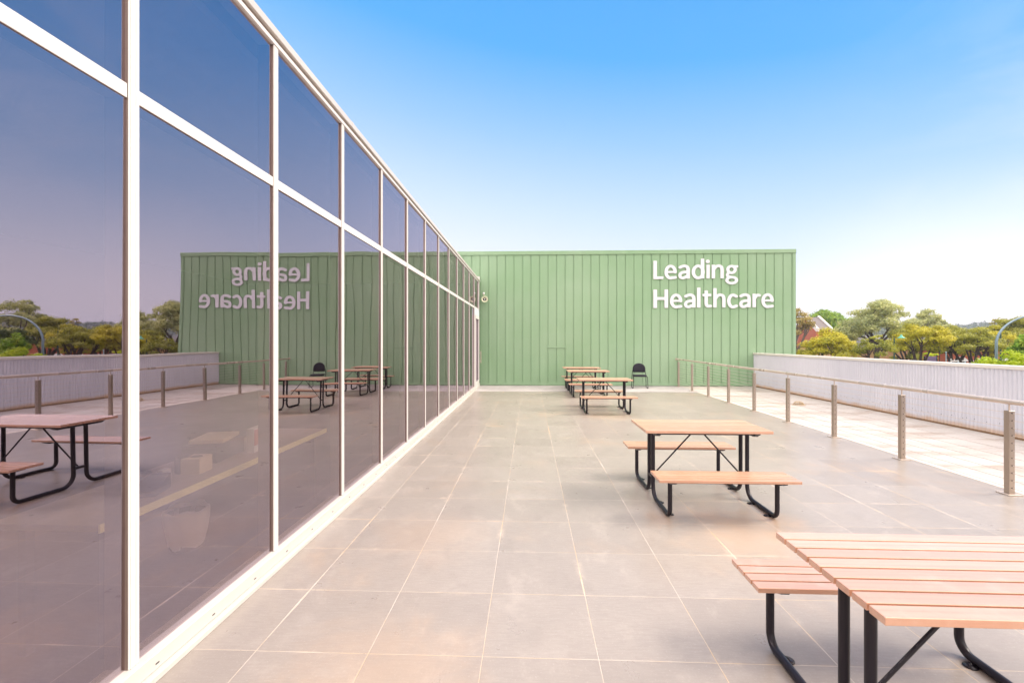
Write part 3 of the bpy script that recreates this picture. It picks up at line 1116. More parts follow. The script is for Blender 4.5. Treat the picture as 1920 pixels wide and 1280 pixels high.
while yq < y1 - 0.1:
    if i % 6 in (0, 3) or i % 11 == 0:
        mb.lathe([(0.0065, 0.0), (0.0065, 0.004), (0.0005, 0.006)], 6, Matrix.Translation((-amp - 0.001, yq, 0.22 if i % 2 else 0.205)) @ Matrix.Rotation(R(-90), 4, 'Y'))
    yq += pitch
    i += 1
mb.build('cladding', [M_corr, M_hole], par)

# ------------------------------------------------------------------ cable railing
rl = empty('cable_railing', (5.25, 5.19, 0), 0)
tag(rl, 'steel railing with round handrail, square posts and thin horizontal cables', 'railing')
SK = 0.021                         # the fence runs slightly off square


def rx_(y):
    return SK * (y - 5.19)


posts = [5.19 + 1.480 * k for k in range(-6, 9)]
post0 = None
for i, y in enumerate(posts):
    ly = y - 5.19
    lx = rx_(y)
    if post0 is None:
        mb = MB()
        mb.bbox(-0.030, 0.030, -0.030, 0.030, 0.011, 0.915, 0.002)
        mb.cur = 1
        for c_ in range(11):
            zc = 0.075 + 0.0815 * c_
            for s_ in (-1, 1):
                mb.lathe([(0.0075, 0.0), (0.0075, 0.003), (0.0022, 0.004)], 8, Matrix.Translation((0, s_ * 0.0302, zc)) @ Matrix.Rotation(R(-90 * s_), 4, 'X'))
        post0 = mb.build('post', [M_post, M_hole], rl)
        MB().bbox(-0.075, 0.075, -0.075, 0.075, 0.0015, 0.011, 0.002).build('base_plate', M_steel, post0)
        mb = MB()
        mb.tube([(0, 0, 0.915), (0, 0, 0.985)], 0.0075, 8)
        mb.bbox(-0.012, 0.012, -0.035, 0.035, 0.982, 0.989, 0.001)
        mb.build('saddle', M_steel, post0)
        p = post0
    else:
        p = copy_tree(post0, rl)
    p.location = (lx, ly, 0)
ya, yb = posts[0] - 0.6, YW - 0.01
MB().tube([(rx_(ya), ya - 5.19, 1.010), (rx_(yb), yb - 5.19, 1.010)], 0.028, 16).build('handrail', M_steel, rl)
MB().bbox(-0.04, 0.04, -0.006, 0.0, 0.97, 1.05, 0.002).build('wall_flange', M_steel, rl, (rx_(YW), YW - 5.19 - 0.001, 0))
for c_ in range(11):
    zc = 0.075 + 0.0815 * c_
    MB().tube([(rx_(ya), ya - 5.19, zc), (rx_(yb), yb - 5.19, zc)], 0.0029, 6).build('cable', M_cable, rl)

# ------------------------------------------------------------------ roof drain
x_, y_ = on(1497.4, 759.0)
dr = empty('roof_drain', (x_, y_, 0.002))
tag(dr, 'domed cast drain strainer on the pale concrete behind the railing', 'drain')
M_rust = plain('rusty_cream_iron', (0.50, 0.38, 0.25), 0.7, 0, 0.3, 12)
mb = MB()
mb.lathe([(0.155, 0.0), (0.155, 0.014), (0.120, 0.018), (0.118, 0.004)], 28)
mb.build('ring', M_rust, dr)
mb = MB()
for k in range(16):
    a = 2 * PI * k / 16
    mb.tube([(0.118 * math.cos(a) * math.cos(e), 0.118 * math.sin(a) * math.cos(e), 0.012 + 0.085 * math.sin(e)) for e in np.linspace(0, 1.35, 6)], 0.008, 6)
mb.lathe([(0.045, 0.090), (0.04, 0.102), (0.0005, 0.104)], 16)
mb.build('dome_strainer', M_rust, dr)


# ------------------------------------------------------------------ picnic tables
def chan(mb, x, y0, y1, z1, h_, w_):
    """steel cross bearer along y with tapered ends"""
    mb.prism([(y0, z1), (y1, z1), (y1, z1 - 0.010), (y1 - 0.06, z1 - h_), (y0 + 0.06, z1 - h_), (y0, z1 - 0.010)], x - w_ / 2, x + w_ / 2, 'x')


TABLE_W = 1.272


def picnic_table():
    t_ = empty('picnic_table')
    L2 = TABLE_W / 2

    def slats(w_, n_, zt, th):
        gap = 0.0125
        sw = (w_ - gap * (n_ - 1)) / n_
        mb = MB()
        for k in range(n_):
            y0 = -w_ / 2 + k * (sw + gap)
            mb.bbox(-L2, L2, y0, y0 + sw, zt - th, zt, 0.0018)
        return mb
    slats(0.672, 8, 0.765, 0.028).build('table_top', M_slat, t_)
    mb = MB()
    for sx_ in (-1, 1):
        chan(mb, sx_ * 0.495, -0.315, 0.315, 0.7365, 0.042, 0.045)
    for sy_ in (-0.27, 0.27):
        mb.bbox(-0.472, 0.472, sy_ - 0.012, sy_ + 0.012, 0.714, 0.7363, 0.002)
    mb.build('top_bearer', M_frame, t_)
    r = 0.021
    for sy_ in (-1, 1):
        b_ = slats(0.315, 4, 0.408, 0.026).build('bench_seat', M_slat, t_, (0, sy_ * 0.66, 0))
        mb = MB()
        for sx_ in (-1, 1):
            chan(mb, sx_ * 0.495, -0.145, 0.145, 0.3815, 0.034, 0.042)
        mb.bbox(-0.474, 0.474, -0.105, -0.080, 0.363, 0.3813, 0.002)
        mb.build('seat_bearer', M_frame, b_)
        for sx_ in (-1, 1):
            # one bent tube: from the table top down, along the ground, up to the bench
            ya_, yb_ = 0.075, 0.665
            ra, rb = 0.13, 0.075
            P = [(ya_, 0.70)] + [(ya_ + ra - ra * math.cos(a), r + ra - ra * math.sin(a)) for a in np.linspace(0, PI / 2, 9)]
            P += [(yb_ - rb + rb * math.sin(a), r + rb - rb * math.cos(a)) for a in np.linspace(0, PI / 2, 9)] + [(yb_, 0.352)]
            mb = MB().tube([(sx_ * 0.495, sy_ * a, b2) for a, b2 in P], r, 14)
            lg = mb.build('leg', M_frame, t_)
            for yf in (ya_ + ra + 0.03, yb_ - rb - 0.03):
                q = MB()
                Mf = Matrix.Translation((sx_ * (0.495 - 0.038), sy_ * yf, 0.0015))
                q.lathe([(0.0005, 0.006), (0.030, 0.006), (0.032, 0.0)], 16, Mf)
                q.lathe([(0.0005, 0.016), (0.008, 0.015), (0.009, 0.006)], 8, Mf)
                q.build('foot_plate', M_frame, lg)
    for sx_ in (-1, 1):
        MB().bbox(sx_ * 0.495 - 0.015, sx_ * 0.495 + 0.015, -0.056, 0.056, 0.205, 0.232, 0.003).build('leg_tie', M_frame, t_)
        MB().tube([(sx_ * 0.015, 0, 0.728), (sx_ * 0.475, 0, 0.222)], 0.0085, 8).build('brace', M_frame, t_)
    return t_


tab0 = picnic_table()
tabs = [((1.805, 1.872), -0.35, 'nearest picnic table, pink timber slats on dark frames, cut off by the photo edge'),
        ((1.818, 5.01), 0.0, 'second nearest picnic table, standing whole and alone in mid deck'),
        ((1.805, 11.16), 0.0, 'foremost picnic table of the three clustered near the green wall'),
        ((1.81, 14.32), 0.0, 'middle picnic table of the three clustered near the green wall'),
        ((1.805, 16.05), 0.0, 'rearmost picnic table, its back bench almost against the green wall')]
for i, ((x, y), rz, lab) in enumerate(tabs):
    o = tab0 if i == 0 else copy_tree(tab0)
    o.location = (x, y, 0)
    o.rotation_euler = (0, 0, R(rz))
    tag(o, lab, 'picnic table', 'picnic tables in a row along the terrace')


# ------------------------------------------------------------------ visitor chair
def chair():
    t_ = empty('stacking_chair', (3.955, 16.52, 0.0), R(-6))
    tag(t_, 'black padded stacking chair with rounded back standing against the green wall', 'chair')
    # seat: rounded cushion
    def pad(w_, d_, th, n_=5, round_top=False):
        mb = MB()
        pts_ = []
        if round_top:
            pts_ = [(w_ / 2 * 1.0, 0.0), (w_ / 2, d_ * 0.35)]
            pts_ += [(w_ / 2 * math.cos(a), d_ * 0.35 + d_ * 0.65 * math.sin(a)) for a in np.linspace(0.15, PI - 0.15, 14)]
            pts_ += [(-w_ / 2, d_ * 0.35), (-w_ / 2, 0.0), (-w_ / 2 + 0.04, -0.015), (w_ / 2 - 0.04, -0.015)]
        else:
            c_ = 0.06
            for cx, cy, a0 in ((w_ / 2 - c_, d_ / 2 - c_, 0), (-w_ / 2 + c_, d_ / 2 - c_, PI / 2), (-w_ / 2 + c_, -d_ / 2 + c_, PI), (w_ / 2 - c_, -d_ / 2 + c_, 1.5 * PI)):
                pts_ += [(cx + c_ * math.cos(a0 + a), cy + c_ * math.sin(a0 + a)) for a in np.linspace(0, PI / 2, 6)]
        cx = sum(p[0] for p in pts_) / len(pts_)
        cy = sum(p[1] for p in pts_) / len(pts_)
        n = len(pts_)
        rings = []
        for s_, zz in ((0.93, 0.0), (1.0, th * 0.25), (1.0, th * 0.65), (0.95, th * 0.9), (0.6, th * 1.08)):
            rings.append([(cx + (a - cx) * s_, cy + (b2 - cy) * s_, zz) for a, b2 in pts_])
        v_ = [p for rg in rings for p in rg]
        f_ = [(i * n + k, i * n + (k + 1) % n, (i + 1) * n + (k + 1) % n, (i + 1) * n + k) for i in range(len(rings) - 1) for k in range(n)]
        mb.add(v_, f_, True)
        mb.add(rings[0], [tuple(range(n - 1, -1, -1))])
        mb.add(rings[-1], [tuple(range(n))])
        return mb
    s_ = pad(0.46, 0.43, 0.055)
    s_.v = [(a, b2, c_ + 0.41 + 0.012 * (abs(a) / 0.23) ** 2) for a, b2, c_ in s_.v]
    s_.build('seat', M_cloth, t_)
    bk_ = pad(0.45, 0.32, 0.045, round_top=True)
    # stand the pad up behind the seat, leaning back and slightly dished
    Mb = Matrix.Translation((0, 0.235, 0.56)) @ Matrix.Rotation(R(82), 4, 'X')
    bk_.v = [tuple(Mb @ Vector((a, b2, c_ - 0.04 * (a / 0.22) ** 2 * -1))) for a, b2, c_ in bk_.v]
    bk_.build('backrest', M_cloth, t_)
    for sx_ in (-1, 1):
        x0 = sx_ * 0.245
        P = [(sx_ * 0.20, 0.30, 0.86 - 0.22), (sx_ * 0.225, 0.26, 0.56), (x0, 0.22, 0.42), (x0 + sx_ * 0.012, 0.235, 0.05), (x0 + sx_ * 0.012, 0.215, 0.012),
             (x0 + sx_ * 0.012, -0.20, 0.012), (x0 + sx_ * 0.008, -0.235, 0.05), (x0, -0.20, 0.395), (x0 - sx_ * 0.01, -0.17, 0.415), (sx_ * 0.21, 0.15, 0.408)]
        P = [tuple(q) for q in catmull3(P)]
        MB().tube(P, 0.0115, 10).build('sled_leg', M_black, t_)
    MB().tube([(-0.24, 0.10, 0.400), (0.24, 0.10, 0.400)], 0.010, 8).build('cross_rail', M_black, t_)
    return t_


def catmull3(P, m=5):
    P = [P[0]] + list(P) + [P[-1]]
    out_ = []
    for i in range(1, len(P) - 2):
        p0, p1, p2, p3 = (np.array(P[j], float) for j in (i - 1, i, i + 1, i + 2))
        for q in range(m):
            s = q / m
            # low tension keeps the bends tight
            m1, m2 = (p2 - p0) * 0.25, (p3 - p1) * 0.25
            h00, h10, h01, h11 = 2 * s ** 3 - 3 * s * s + 1, s ** 3 - 2 * s * s + s, -2 * s ** 3 + 3 * s * s, s ** 3 - s * s
            out_.append(h00 * p1 + h10 * m1 + h01 * p2 + h11 * m2)
    out_.append(np.array(P[-2], float))
    return out_


chair()


# ------------------------------------------------------------------ trees
def add_leaves(centers, radii, per, size, seed, shell=0.35):
    g = np.random.default_rng(seed)
    Vs, n_tot = [], 0
    for (cx, cy, cz), (ra, rb) in zip(centers, radii):
        n = int(per * (ra * ra * rb) ** 0.6)
        n = max(n, 40)
        d_ = g.normal(size=(n, 3))
        d_ /= np.linalg.norm(d_, axis=1)[:, None]
        rr_ = (shell + (1 - shell) * g.random(n)) ** 0.7
        far_ = g.random(n) < 0.10
        rr_ = np.where(far_, rr_ * (1 + 0.45 * g.random(n)), rr_)
        rr_ *= 1 + 0.22 * np.sin(d_[:, 0] * 7 + cx) * np.cos(d_[:, 1] * 6 + cy)
        # fewer leaves on the underside
        keep = (d_[:, 2] > -0.45) | (g.random(n) < 0.3)
        d_, rr_ = d_[keep], rr_[keep]
        n = len(d_)
        c_ = d_ * rr_[:, None] * np.array([ra, ra, rb]) + np.array([cx, cy, cz])
        nrm = d_ * 1.1 + g.normal(size=(n, 3)) * 0.42 + np.array([0, 0, 0.35])
        nrm /= np.linalg.norm(nrm, axis=1)[:, None]
        a = np.cross(nrm, g.normal(size=(n, 3)))
        a /= np.linalg.norm(a, axis=1)[:, None]
        b_ = np.cross(nrm, a)
        s = size * (0.55 + 0.9 * g.random(n))[:, None]
        q = np.stack([c_ - a * s, c_ + b_ * s * 0.5 - nrm * s * 0.15, c_ + a * s, c_ - b_ * s * 0.5 - nrm * s * 0.15], 1)
        Vs.append(q.reshape(-1, 3))
        n_tot += n
    return np.concatenate(Vs), n_tot


def mesh_quads(name, V, n, m, parent=None):
    me = bpy.data.meshes.new(name)
    me.vertices.add(len(V))
    me.vertices.foreach_set('co', V.astype(np.float32).ravel())
    me.loops.add(4 * n)
    me.loops.foreach_set('vertex_index', np.arange(4 * n, dtype=np.int32))
    me.polygons.add(n)
    me.polygons.foreach_set('loop_start', np.arange(0, 4 * n, 4, dtype=np.int32))
    me.update(calc_edges=True)
    me.validate()
    me.materials.append(m)
    o = bpy.data.objects.new(name, me)
    COL.objects.link(o)
    if parent is not None:
        o.parent = parent
    return o


def tree(name, label, px, depth, hw_px, ytop, ybot, leaf, bark, seed, clump=0.30, nclump=16, leafsize=0.13, per=420, flat=0.55, limbs=6, fork=None, trunk_r=None, shape='dome', cat='tree', group=None, fill=1.0):
    """tree whose crown spans the given extent at the given distance"""
    g = random.Random(seed)
    x, y = at(px, depth)
    ztop, zbot = zat(ytop, depth) - GZ, zat(ybot, depth) - GZ
    Rw = hw_px * depth / FPX
    root = empty(name, (x, y, GZ))
    tag(root, label, cat, group)
    H = ztop - zbot
    cs_, rs_ = [], []
    cr = Rw * clump
    tries = 0
    while len(cs_) < nclump and tries < 4000:
        tries += 1
        a = g.random() * 2 * PI
        rad = math.sqrt(g.random()) * (Rw - cr * 0.8)
        q = rad / max(Rw, 0.01)
        if shape == 'dome':
            hi_ = ztop - cr * flat - H * 0.75 * q ** 2.2 - H * 0.10 * g.random() ** 2
            lo_ = max(zbot + cr * flat, hi_ - H * 0.62)
            z = lo_ + (hi_ - lo_) * g.random() ** 0.5
        elif shape == 'bush':
            hi_ = ztop - cr * flat - H * 0.55 * q ** 2
            z = zbot + (hi_ - zbot) * g.random() ** 0.6
        else:
            z = zbot + cr * flat + (H - 2 * cr * flat) * g.random()
            if abs((z - zbot) / H - 0.5) * 2 > 1 - q * 0.4:
                continue
        p = (rad * math.cos(a), rad * math.sin(a), z)
        if all((p[0] - c[0]) ** 2 + (p[1] - c[1]) ** 2 + (1.6 * (p[2] - c[2])) ** 2 > (cr * 0.85) ** 2 for c in cs_):
            cs_.append(p)
            s_ = cr * g.uniform(0.75, 1.25)
            rs_.append((s_, s_ * flat * g.uniform(0.85, 1.15)))
    V, n = add_leaves(cs_, rs_, per * fill, leafsize, seed)
    mesh_quads('crown', V, n, leaf, root)
    # trunk and limbs reach to the clumps
    tr_ = trunk_r or 0.035 * (ztop) + 0.02
    fz = (fork if fork is not None else 0.55) * zbot + 0.0
    fz = max(fz, 0.6)
    mb = MB()
    lean = (g.uniform(-.25, .25), g.uniform(-.25, .25))
    top_ = Vector((lean[0], lean[1], fz))
    mb.tube([(0, 0, 0), (lean[0] * .3, lean[1] * .3, fz * .5), tuple(top_)], [tr_ * 1.25, tr_ * 1.02, tr_ * 0.9], 9)
    order = sorted(range(len(cs_)), key=lambda i: g.random())[:limbs * 3]
    mains = []
    for k in range(limbs):
        a = 2 * PI * (k + g.random() * 0.6) / limbs
        rad = Rw * g.uniform(0.3, 0.55)
        e = Vector((rad * math.cos(a), rad * math.sin(a), zbot + H * g.uniform(0.2, 0.5)))
        m1 = top_.lerp(e, 0.5) + Vector((g.uniform(-.2, .2), g.uniform(-.2, .2), g.uniform(-.1, .35) * H * 0.2))
        mb.tube([tuple(top_ - Vector((0, 0, tr_))), tuple(top_.lerp(m1, .5) + Vector((g.uniform(-.1, .1), g.uniform(-.1, .1), 0))), tuple(m1), tuple(e)],
                [tr_ * .72, tr_ * .58, tr_ * .42, tr_ * .26], 7)
        mains.append((m1, e))
    for i in order:
        c = Vector(cs_[i])
        m1, e = min(mains, key=lambda q: (q[1] - c).length)
        s0 = m1.lerp(e, g.uniform(0.2, 1.0))
        mid = s0.lerp(c, 0.5) + Vector((g.uniform(-.2, .2), g.uniform(-.2, .2), -0.1))
        mb.tube([tuple(s0), tuple(mid), tuple(c)], [tr_ * .26, tr_ * .17, tr_ * .08], 5)
    mb.build('trunk', bark, root)
    return root


LM = {
    'olive': leaf_material('olive_leaves', (0.17, 0.20, 0.03), (0.40, 0.40, 0.05), (0.58, 0.52, 0.08)),
    'yellow': leaf_material('yellow_green_leaves', (0.27, 0.28, 0.02), (0.56, 0.50, 0.03), (0.72, 0.62, 0.06)),
    'pale': leaf_material('grey_green_leaves', (0.28, 0.33, 0.14), (0.52, 0.54, 0.20), (0.70, 0.64, 0.28)),
    'green': leaf_material('bright_green_leaves', (0.11, 0.25, 0.02), (0.28, 0.44, 0.03), (0.50, 0.55, 0.07)),
    'lime': leaf_material('lime_leaves', (0.30, 0.44, 0.008), (0.56, 0.64, 0.02), (0.68, 0.70, 0.05), 0.45),
    'dark': leaf_material('dark_leaves', (0.05, 0.09, 0.02), (0.09, 0.13, 0.03), (0.15, 0.18, 0.04)),
    'brown': leaf_material('bronze_leaves', (0.27, 0.23, 0.08), (0.46, 0.37, 0.11), (0.62, 0.48, 0.18)),
}
GT_ = 'trees beyond the parapet'
T = lambda *a, **k: tree(*a, group=GT_, **k)
T('gum_tree', 'grey-green gum tree peeping out beside the edge of the green wall', 1492, 72, 34, 569, 634, LM['brown'], M_barkp, 1, nclump=22, leafsize=0.15)
T('round_tree', 'bright green leafy tree rising behind the gabled slate roof', 1556, 112, 40, 574, 634, LM['green'], M_barkp, 2, nclump=26, leafsize=0.24, flat=0.8, per=380)
T('gum_tree', 'largest pale gum tree with dark forked trunk above the peach wall', 1642, 62, 68, 551, 646, LM['pale'], M_bark, 3, nclump=38, clump=0.24, leafsize=0.13, fork=0.95, trunk_r=0.32, limbs=7, per=600)
T('wattle_tree', 'low yellow-green spreading tree nearest the green wall edge', 1550, 44, 53, 611, 676, LM['yellow'], M_bark, 4, nclump=34, clump=0.26, leafsize=0.085, per=1100, flat=0.6)
T('thin_tree', 'sparse dark-limbed tree in front of the slate roofed wall', 1640, 38, 37, 624, 672, LM['olive'], M_bark, 5, nclump=24, clump=0.24, leafsize=0.08, per=900, fork=0.75, trunk_r=0.16)
T('gum_tree', 'pale green gum tree behind and right of the largest gum', 1730, 82, 37, 576, 640, LM['pale'], M_barkp, 6, nclump=26, leafsize=0.16)
T('gum_tree', 'small pale tree between the gum and the far blue hill', 1768, 88, 22, 593, 640, LM['pale'], M_barkp, 7, nclump=16, leafsize=0.16)
T('wattle_tree', 'tall yellow-green tree with several dark stems before the peach wall', 1727, 41, 52, 596, 668, LM['yellow'], M_bark, 8, nclump=36, clump=0.25, leafsize=0.085, per=1000, fork=0.45, trunk_r=0.17, limbs=5)
T('spreading_tree', 'wide olive tree with dark branching stems before the red brick hall', 1822, 41, 60, 609, 662, LM['olive'], M_bark, 9, nclump=38, clump=0.22, leafsize=0.085, per=1000, fork=0.55, trunk_r=0.18, limbs=8, flat=0.5)
T('gum_tree', 'bronze-topped small tree just left of the curved lamp', 1872, 78, 17, 590, 640, LM['brown'], M_barkp, 10, nclump=12, leafsize=0.15)
T('spreading_tree', 'olive and gold tree behind the curved blue-grey lamp pole', 1908, 54, 52, 587, 656, LM['olive'], M_bark, 12, nclump=38, clump=0.24, leafsize=0.11, per=800)
T('gum_tree', 'tall gum tree reflected at the far left of the glass', 1990, 64, 62, 552, 640, LM['pale'], M_bark, 13, nclump=34, clump=0.24, leafsize=0.14, per=500)
T('spreading_tree', 'dark evergreen tree mirrored low in the leftmost pane', 1995, 40, 60, 600, 676, LM['dark'], M_bark, 14, nclump=30, leafsize=0.11, per=600)
T('gum_tree', 'second tall gum mirrored at the edge of the leftmost pane', 2110, 66, 60, 566, 650, LM['brown'], M_bark, 15, nclump=30, leafsize=0.15)
T('spreading_tree', 'full olive tree filling the gap right of the teal lamp post', 1700, 56, 40, 606, 674, LM['olive'], M_bark, 31, nclump=40, clump=0.26, leafsize=0.11, per=900, shape='bush')
T('spreading_tree', 'full olive tree behind the thin posts below the far hill', 1788, 54, 40, 609, 672, LM['olive'], M_bark, 32, nclump=40, clump=0.26, leafsize=0.11, per=900)
T('spreading_tree', 'bushy gold-green tree just left of the curved lamp pole', 1856, 50, 36, 604, 668, LM['yellow'], M_bark, 33, nclump=36, clump=0.27, leafsize=0.10, per=900, shape='bush')
T('round_tree', 'dark green tree mass below the left side of the largest gum', 1594, 90, 36, 598, 660, LM['green'], M_bark, 34, nclump=30, clump=0.30, leafsize=0.2, per=420, shape='bush')
GS = 'lime green shrubs over the parapet'
tree('shrub', 'large lime green shrub at the foot of the curved lamp', 1893, 24.5, 50, 652, 760, LM['lime'], M_bark, 16, shape='bush', nclump=60, clump=0.26, leafsize=0.055, per=2600, flat=0.9, cat='shrub', group=GS, fork=0.2)
tree('shrub', 'smaller lime green shrub left of the curved lamp pole', 1842, 24, 28, 661, 750, LM['lime'], M_bark, 17, shape='bush', nclump=30, clump=0.32, leafsize=0.055, per=2600, flat=0.9, cat='shrub', group=GS, fork=0.2)
tree('shrub', 'deep green leafy bush above the lime shrub at the right edge', 1922, 28, 30, 624, 700, LM['green'], M_bark, 18, shape='bush', nclump=30, clump=0.32, leafsize=0.07, per=2000, flat=0.8, cat='shrub', fork=0.2)
tree('shrub', 'long lime shrub mirrored along the bottom of the leftmost pane', 1990, 25, 62, 655, 760, LM['lime'], M_bark, 19, shape='bush', nclump=50, clump=0.26, leafsize=0.06, per=2000, flat=0.9, cat='shrub', group=GS, fork=0.2)
tree('shrub', 'bright yellow-green bush between the stems of the yellow tree', 1745, 47, 12, 650, 690, LM['lime'], M_bark, 20, shape='bush', nclump=16, clump=0.35, leafsize=0.08, per=1500, cat='shrub', fork=0.2)
tree('shrub', 'dark clump of foliage right of the slate roof below the big gum', 1605, 74, 14, 611, 660, LM['dark'], M_bark, 21, shape='bush', nclump=16, clump=0.35, leafsize=0.14, per=500, cat='shrub', fork=0.2)

# ------------------------------------------------------------------ far hill with wood
xa, ya = at(1560, 620)
hill = MB()
xs_ = np.linspace(-420, 900, 90)
prof_h = lambda q: 24 + 4.5 * math.sin(q * 0.011 + 1.2) + 2.0 * math.sin(q * 0.031)
rows = [(430, GZ - 0.5), (520, None), (620, None), (900, None)]
v, f_ = [], []
for j, (yy, hz) in enumerate(rows):
    for q in xs_:
        hgt = GZ - 0.5 if hz is not None else GZ + (prof_h(q) + 4) * (0.5, 0.5, 1.0, 0.9)[j] * 0.86
        v.append((q, yy, hgt))
n = len(xs_)
for j in range(len(rows) - 1):
    for i in range(n - 1):
        f_.append((j * n + i, j * n + i + 1, (j + 1) * n + i + 1, (j + 1) * n + i))
o = hill.add(v, f_, True).build('hill', plain('hill_grass', (0.07, 0.085, 0.045), 0.9, 0, 0.3, 0.02))
tag(o, kind='structure')
g = np.random.default_rng(5)
cs_, rs_ = [], []
for i in range(620):
    q = g.uniform(120, 900)
    row = g.random()
    yy = 620 - 95 * row + g.uniform(-8, 8)
    z = GZ + (prof_h(q) + 4) * 0.86 * (1 - 0.5 * row) + g.uniform(0.5, 3.0)
    cs_.append((q, yy, z))
    s_ = g.uniform(3.0, 6.5)
    rs_.append((s_, s_ * 0.6))
V, n = add_leaves(cs_, rs_, 9.0, 1.0, 6)
o = mesh_quads('distant_wood', V, n, LM['dark'])
tag(o, 'far wooded ridge fading blue behind the trees', 'wood', None, 'stuff')


# ------------------------------------------------------------------ buildings across the street
def gable_house():
    # ridge along x; the left gable end and the front slope are seen
    Yf = 100.0
    rx0 = ray(1531)[0] / ray(1531)[1] * Yf
    rx1 = ray(1560)[0] / ray(1560)[1] * Yf
    zr, ze = zat(598, 104) - GZ, zat(618.5, 100) - GZ
    hwid = 4.2
    r_ = empty('brick_gable_house', (rx0, Yf, GZ))
    tag(r_, 'red brick house with slate gable roof and white copings beyond the trees', 'house')
    Lx = rx1 - rx0
    mb = MB()
    mb.prism([(0, 0), (2 * hwid, 0), (2 * hwid, ze), (hwid, zr), (0, ze)], 0, Lx, 'x')
    mb.build('wall', M_redbrick, r_)
    mb = MB()
    mb.prism([(-0.25, ze - 0.05), (hwid, zr + 0.10), (2 * hwid + .25, ze - 0.05), (2 * hwid + .25, ze + 0.10), (hwid, zr + 0.28), (-0.25, ze + 0.10)], 0.35, Lx - 0.35, 'x')
    mb.build('roof', M_slatep, r_)
    for xx in (-0.06, Lx - 0.36):
        mb = MB()
        mb.prism([(-0.5, ze - 0.4), (0.1, ze - 0.4), (hwid, zr + 0.15), (2 * hwid, ze - 0.1), (2 * hwid + .4, ze - 0.1), (hwid, zr + 0.62), (-0.5, ze + 0.18)], xx, xx + 0.42, 'x')
        mb.build('gable_coping', M_stone, r_)
    # lower front wing of brick
    mb = MB()
    mb.box(-5.5, Lx + 3, -6.0, -0.01, 0, ze - 2.6)
    mb.build('front_wing', M_redbrick, r_)
    for xx in (-5.0, -3.4, -1.8, -0.2, 1.4):
        w_ = MB().prism([(xx, 3.2), (xx + 0.9, 3.2), (xx + 0.9, 4.4), (xx + 0.7, 4.75), (xx + 0.45, 4.9), (xx + 0.2, 4.75), (xx, 4.4)], -6.06, -6.005, 'y').build('window', M_win, r_)
        MB().prism([(xx - .12, 4.4), (xx + 0.1, 4.85), (xx + 0.45, 5.1), (xx + 0.8, 4.85), (xx + 1.02, 4.4), (xx + 0.9, 4.4), (xx + 0.7, 4.75), (xx + 0.45, 4.92), (xx + 0.2, 4.75), (xx, 4.4)], -6.09, -6.0055, 'y').build('window_arch', M_stone, w_)
    MB().box(-5.6, Lx + 3.1, -6.12, -5.95, ze - 2.6 + .001, ze - 2.35).build('parapet', M_stone, r_)


gable_house()


def peach_house():
    Yf = 66.0
    X = lambda px, yy=Yf: ray(px)[0] / ray(px)[1] * yy
    x0, x1 = X(1556), X(1728)
    zt = 1.67 - 13.5 * Yf / ray(1640)[1] / FPX - GZ
    r_ = empty('peach_brick_building', (x0, Yf, GZ))
    tag(r_, 'long single storey peach brick building with dark slate roof', 'building')
    L = x1 - x0
    MB().box(0, L, 0, 9, 0, zt).build('wall', M_beigebrick, r_)
    xs0 = X(1597) - x0
    mb = MB()
    ro = zt + 0.0
    rh = 1.9
    mb.add([(xs0, -0.35, ro), (L + 0.4, -0.35, ro), (L + 0.4, 9.35, ro), (xs0, 9.35, ro), (xs0 + 0.2, 4.5, ro + rh), (L - 2.5, 4.5, ro + rh)],
           [(0, 1, 5, 4), (1, 2, 5), (2, 3, 4, 5), (3, 0, 4), (0, 3, 2, 1)])
    rf = mb.build('roof', M_slate, r_)
    mb = MB()
    mb.box(xs0, L + 0.4, -0.45, -0.352, ro - 0.12, ro + 0.02)
    mb.build('gutter', M_whiteroof, rf)
    mb = MB()
    mb.lathe([(0.30, 0), (0.30, 0.25), (0.42, 0.3), (0.40, 0.5), (0.15, 0.62), (0.0005, 0.62)], 14, Matrix.Translation((xs0 + 0.9, 3.9, ro + rh - 0.3)))
    mb.build('roof_vent', M_whiteroof, rf)
    MB().box(-0.1, xs0 - 0.02, -0.08, 0.2, zt + .001, zt + 0.18).build('parapet_coping', plain('orange_coping', (0.45, 0.20, 0.10), 0.8), r_)
    for px in (1578, 1620, 1672, 1705):
        xx = X(px) - x0
        w_ = MB().box(xx, xx + 1.1, -0.03, -0.003, 1.2, 2.5).build('window', M_win, r_)
        MB().box(xx - 0.06, xx + 1.16, -0.07, -0.031, 1.08, 1.2).build('sill', M_stone, w_)


peach_house()


def brick_hall():
    Yf = 62.0
    X = lambda px: ray(px)[0] / ray(px)[1] * Yf
    x0, x1 = X(1772), X(1990)
    dmid = Yf / ray(1830)[1]
    zt = zat(646.5, dmid) - GZ
    r_ = empty('red_brick_hall', (x0, Yf, GZ))
    tag(r_, 'low red brick hall with white flat roof behind the olive trees', 'building')
    L = x1 - x0
    MB().box(0, L, 0, 12, 0, zt).build('wall', M_redbrick, r_)
    mb = MB()
    mb.box(-0.4, L + 0.4, -0.6, 12.4, zt + .001, zt + 0.28)
    mb.box(1.0, L - 1.0, 1.5, 10, zt + 0.281, zt + 0.62)
    mb.build('roof', M_whiteroof, r_)
    for k in range(6):
        xx = 1.2 + k * 3.0
        w_ = MB().box(xx, xx + 1.5, -0.03, -0.003, 1.4, 3.1).build('window', M_win, r_)
        MB().prism([(xx - .1, 3.1), (xx + 1.6, 3.1), (xx + 1.6, 3.3), (xx + 1.15, 3.6), (xx + 0.75, 3.7), (xx + 0.35, 3.6), (xx - .1, 3.3)], -0.08, -0.004, 'y').build('window_head', M_whiteroof, w_)


brick_hall()


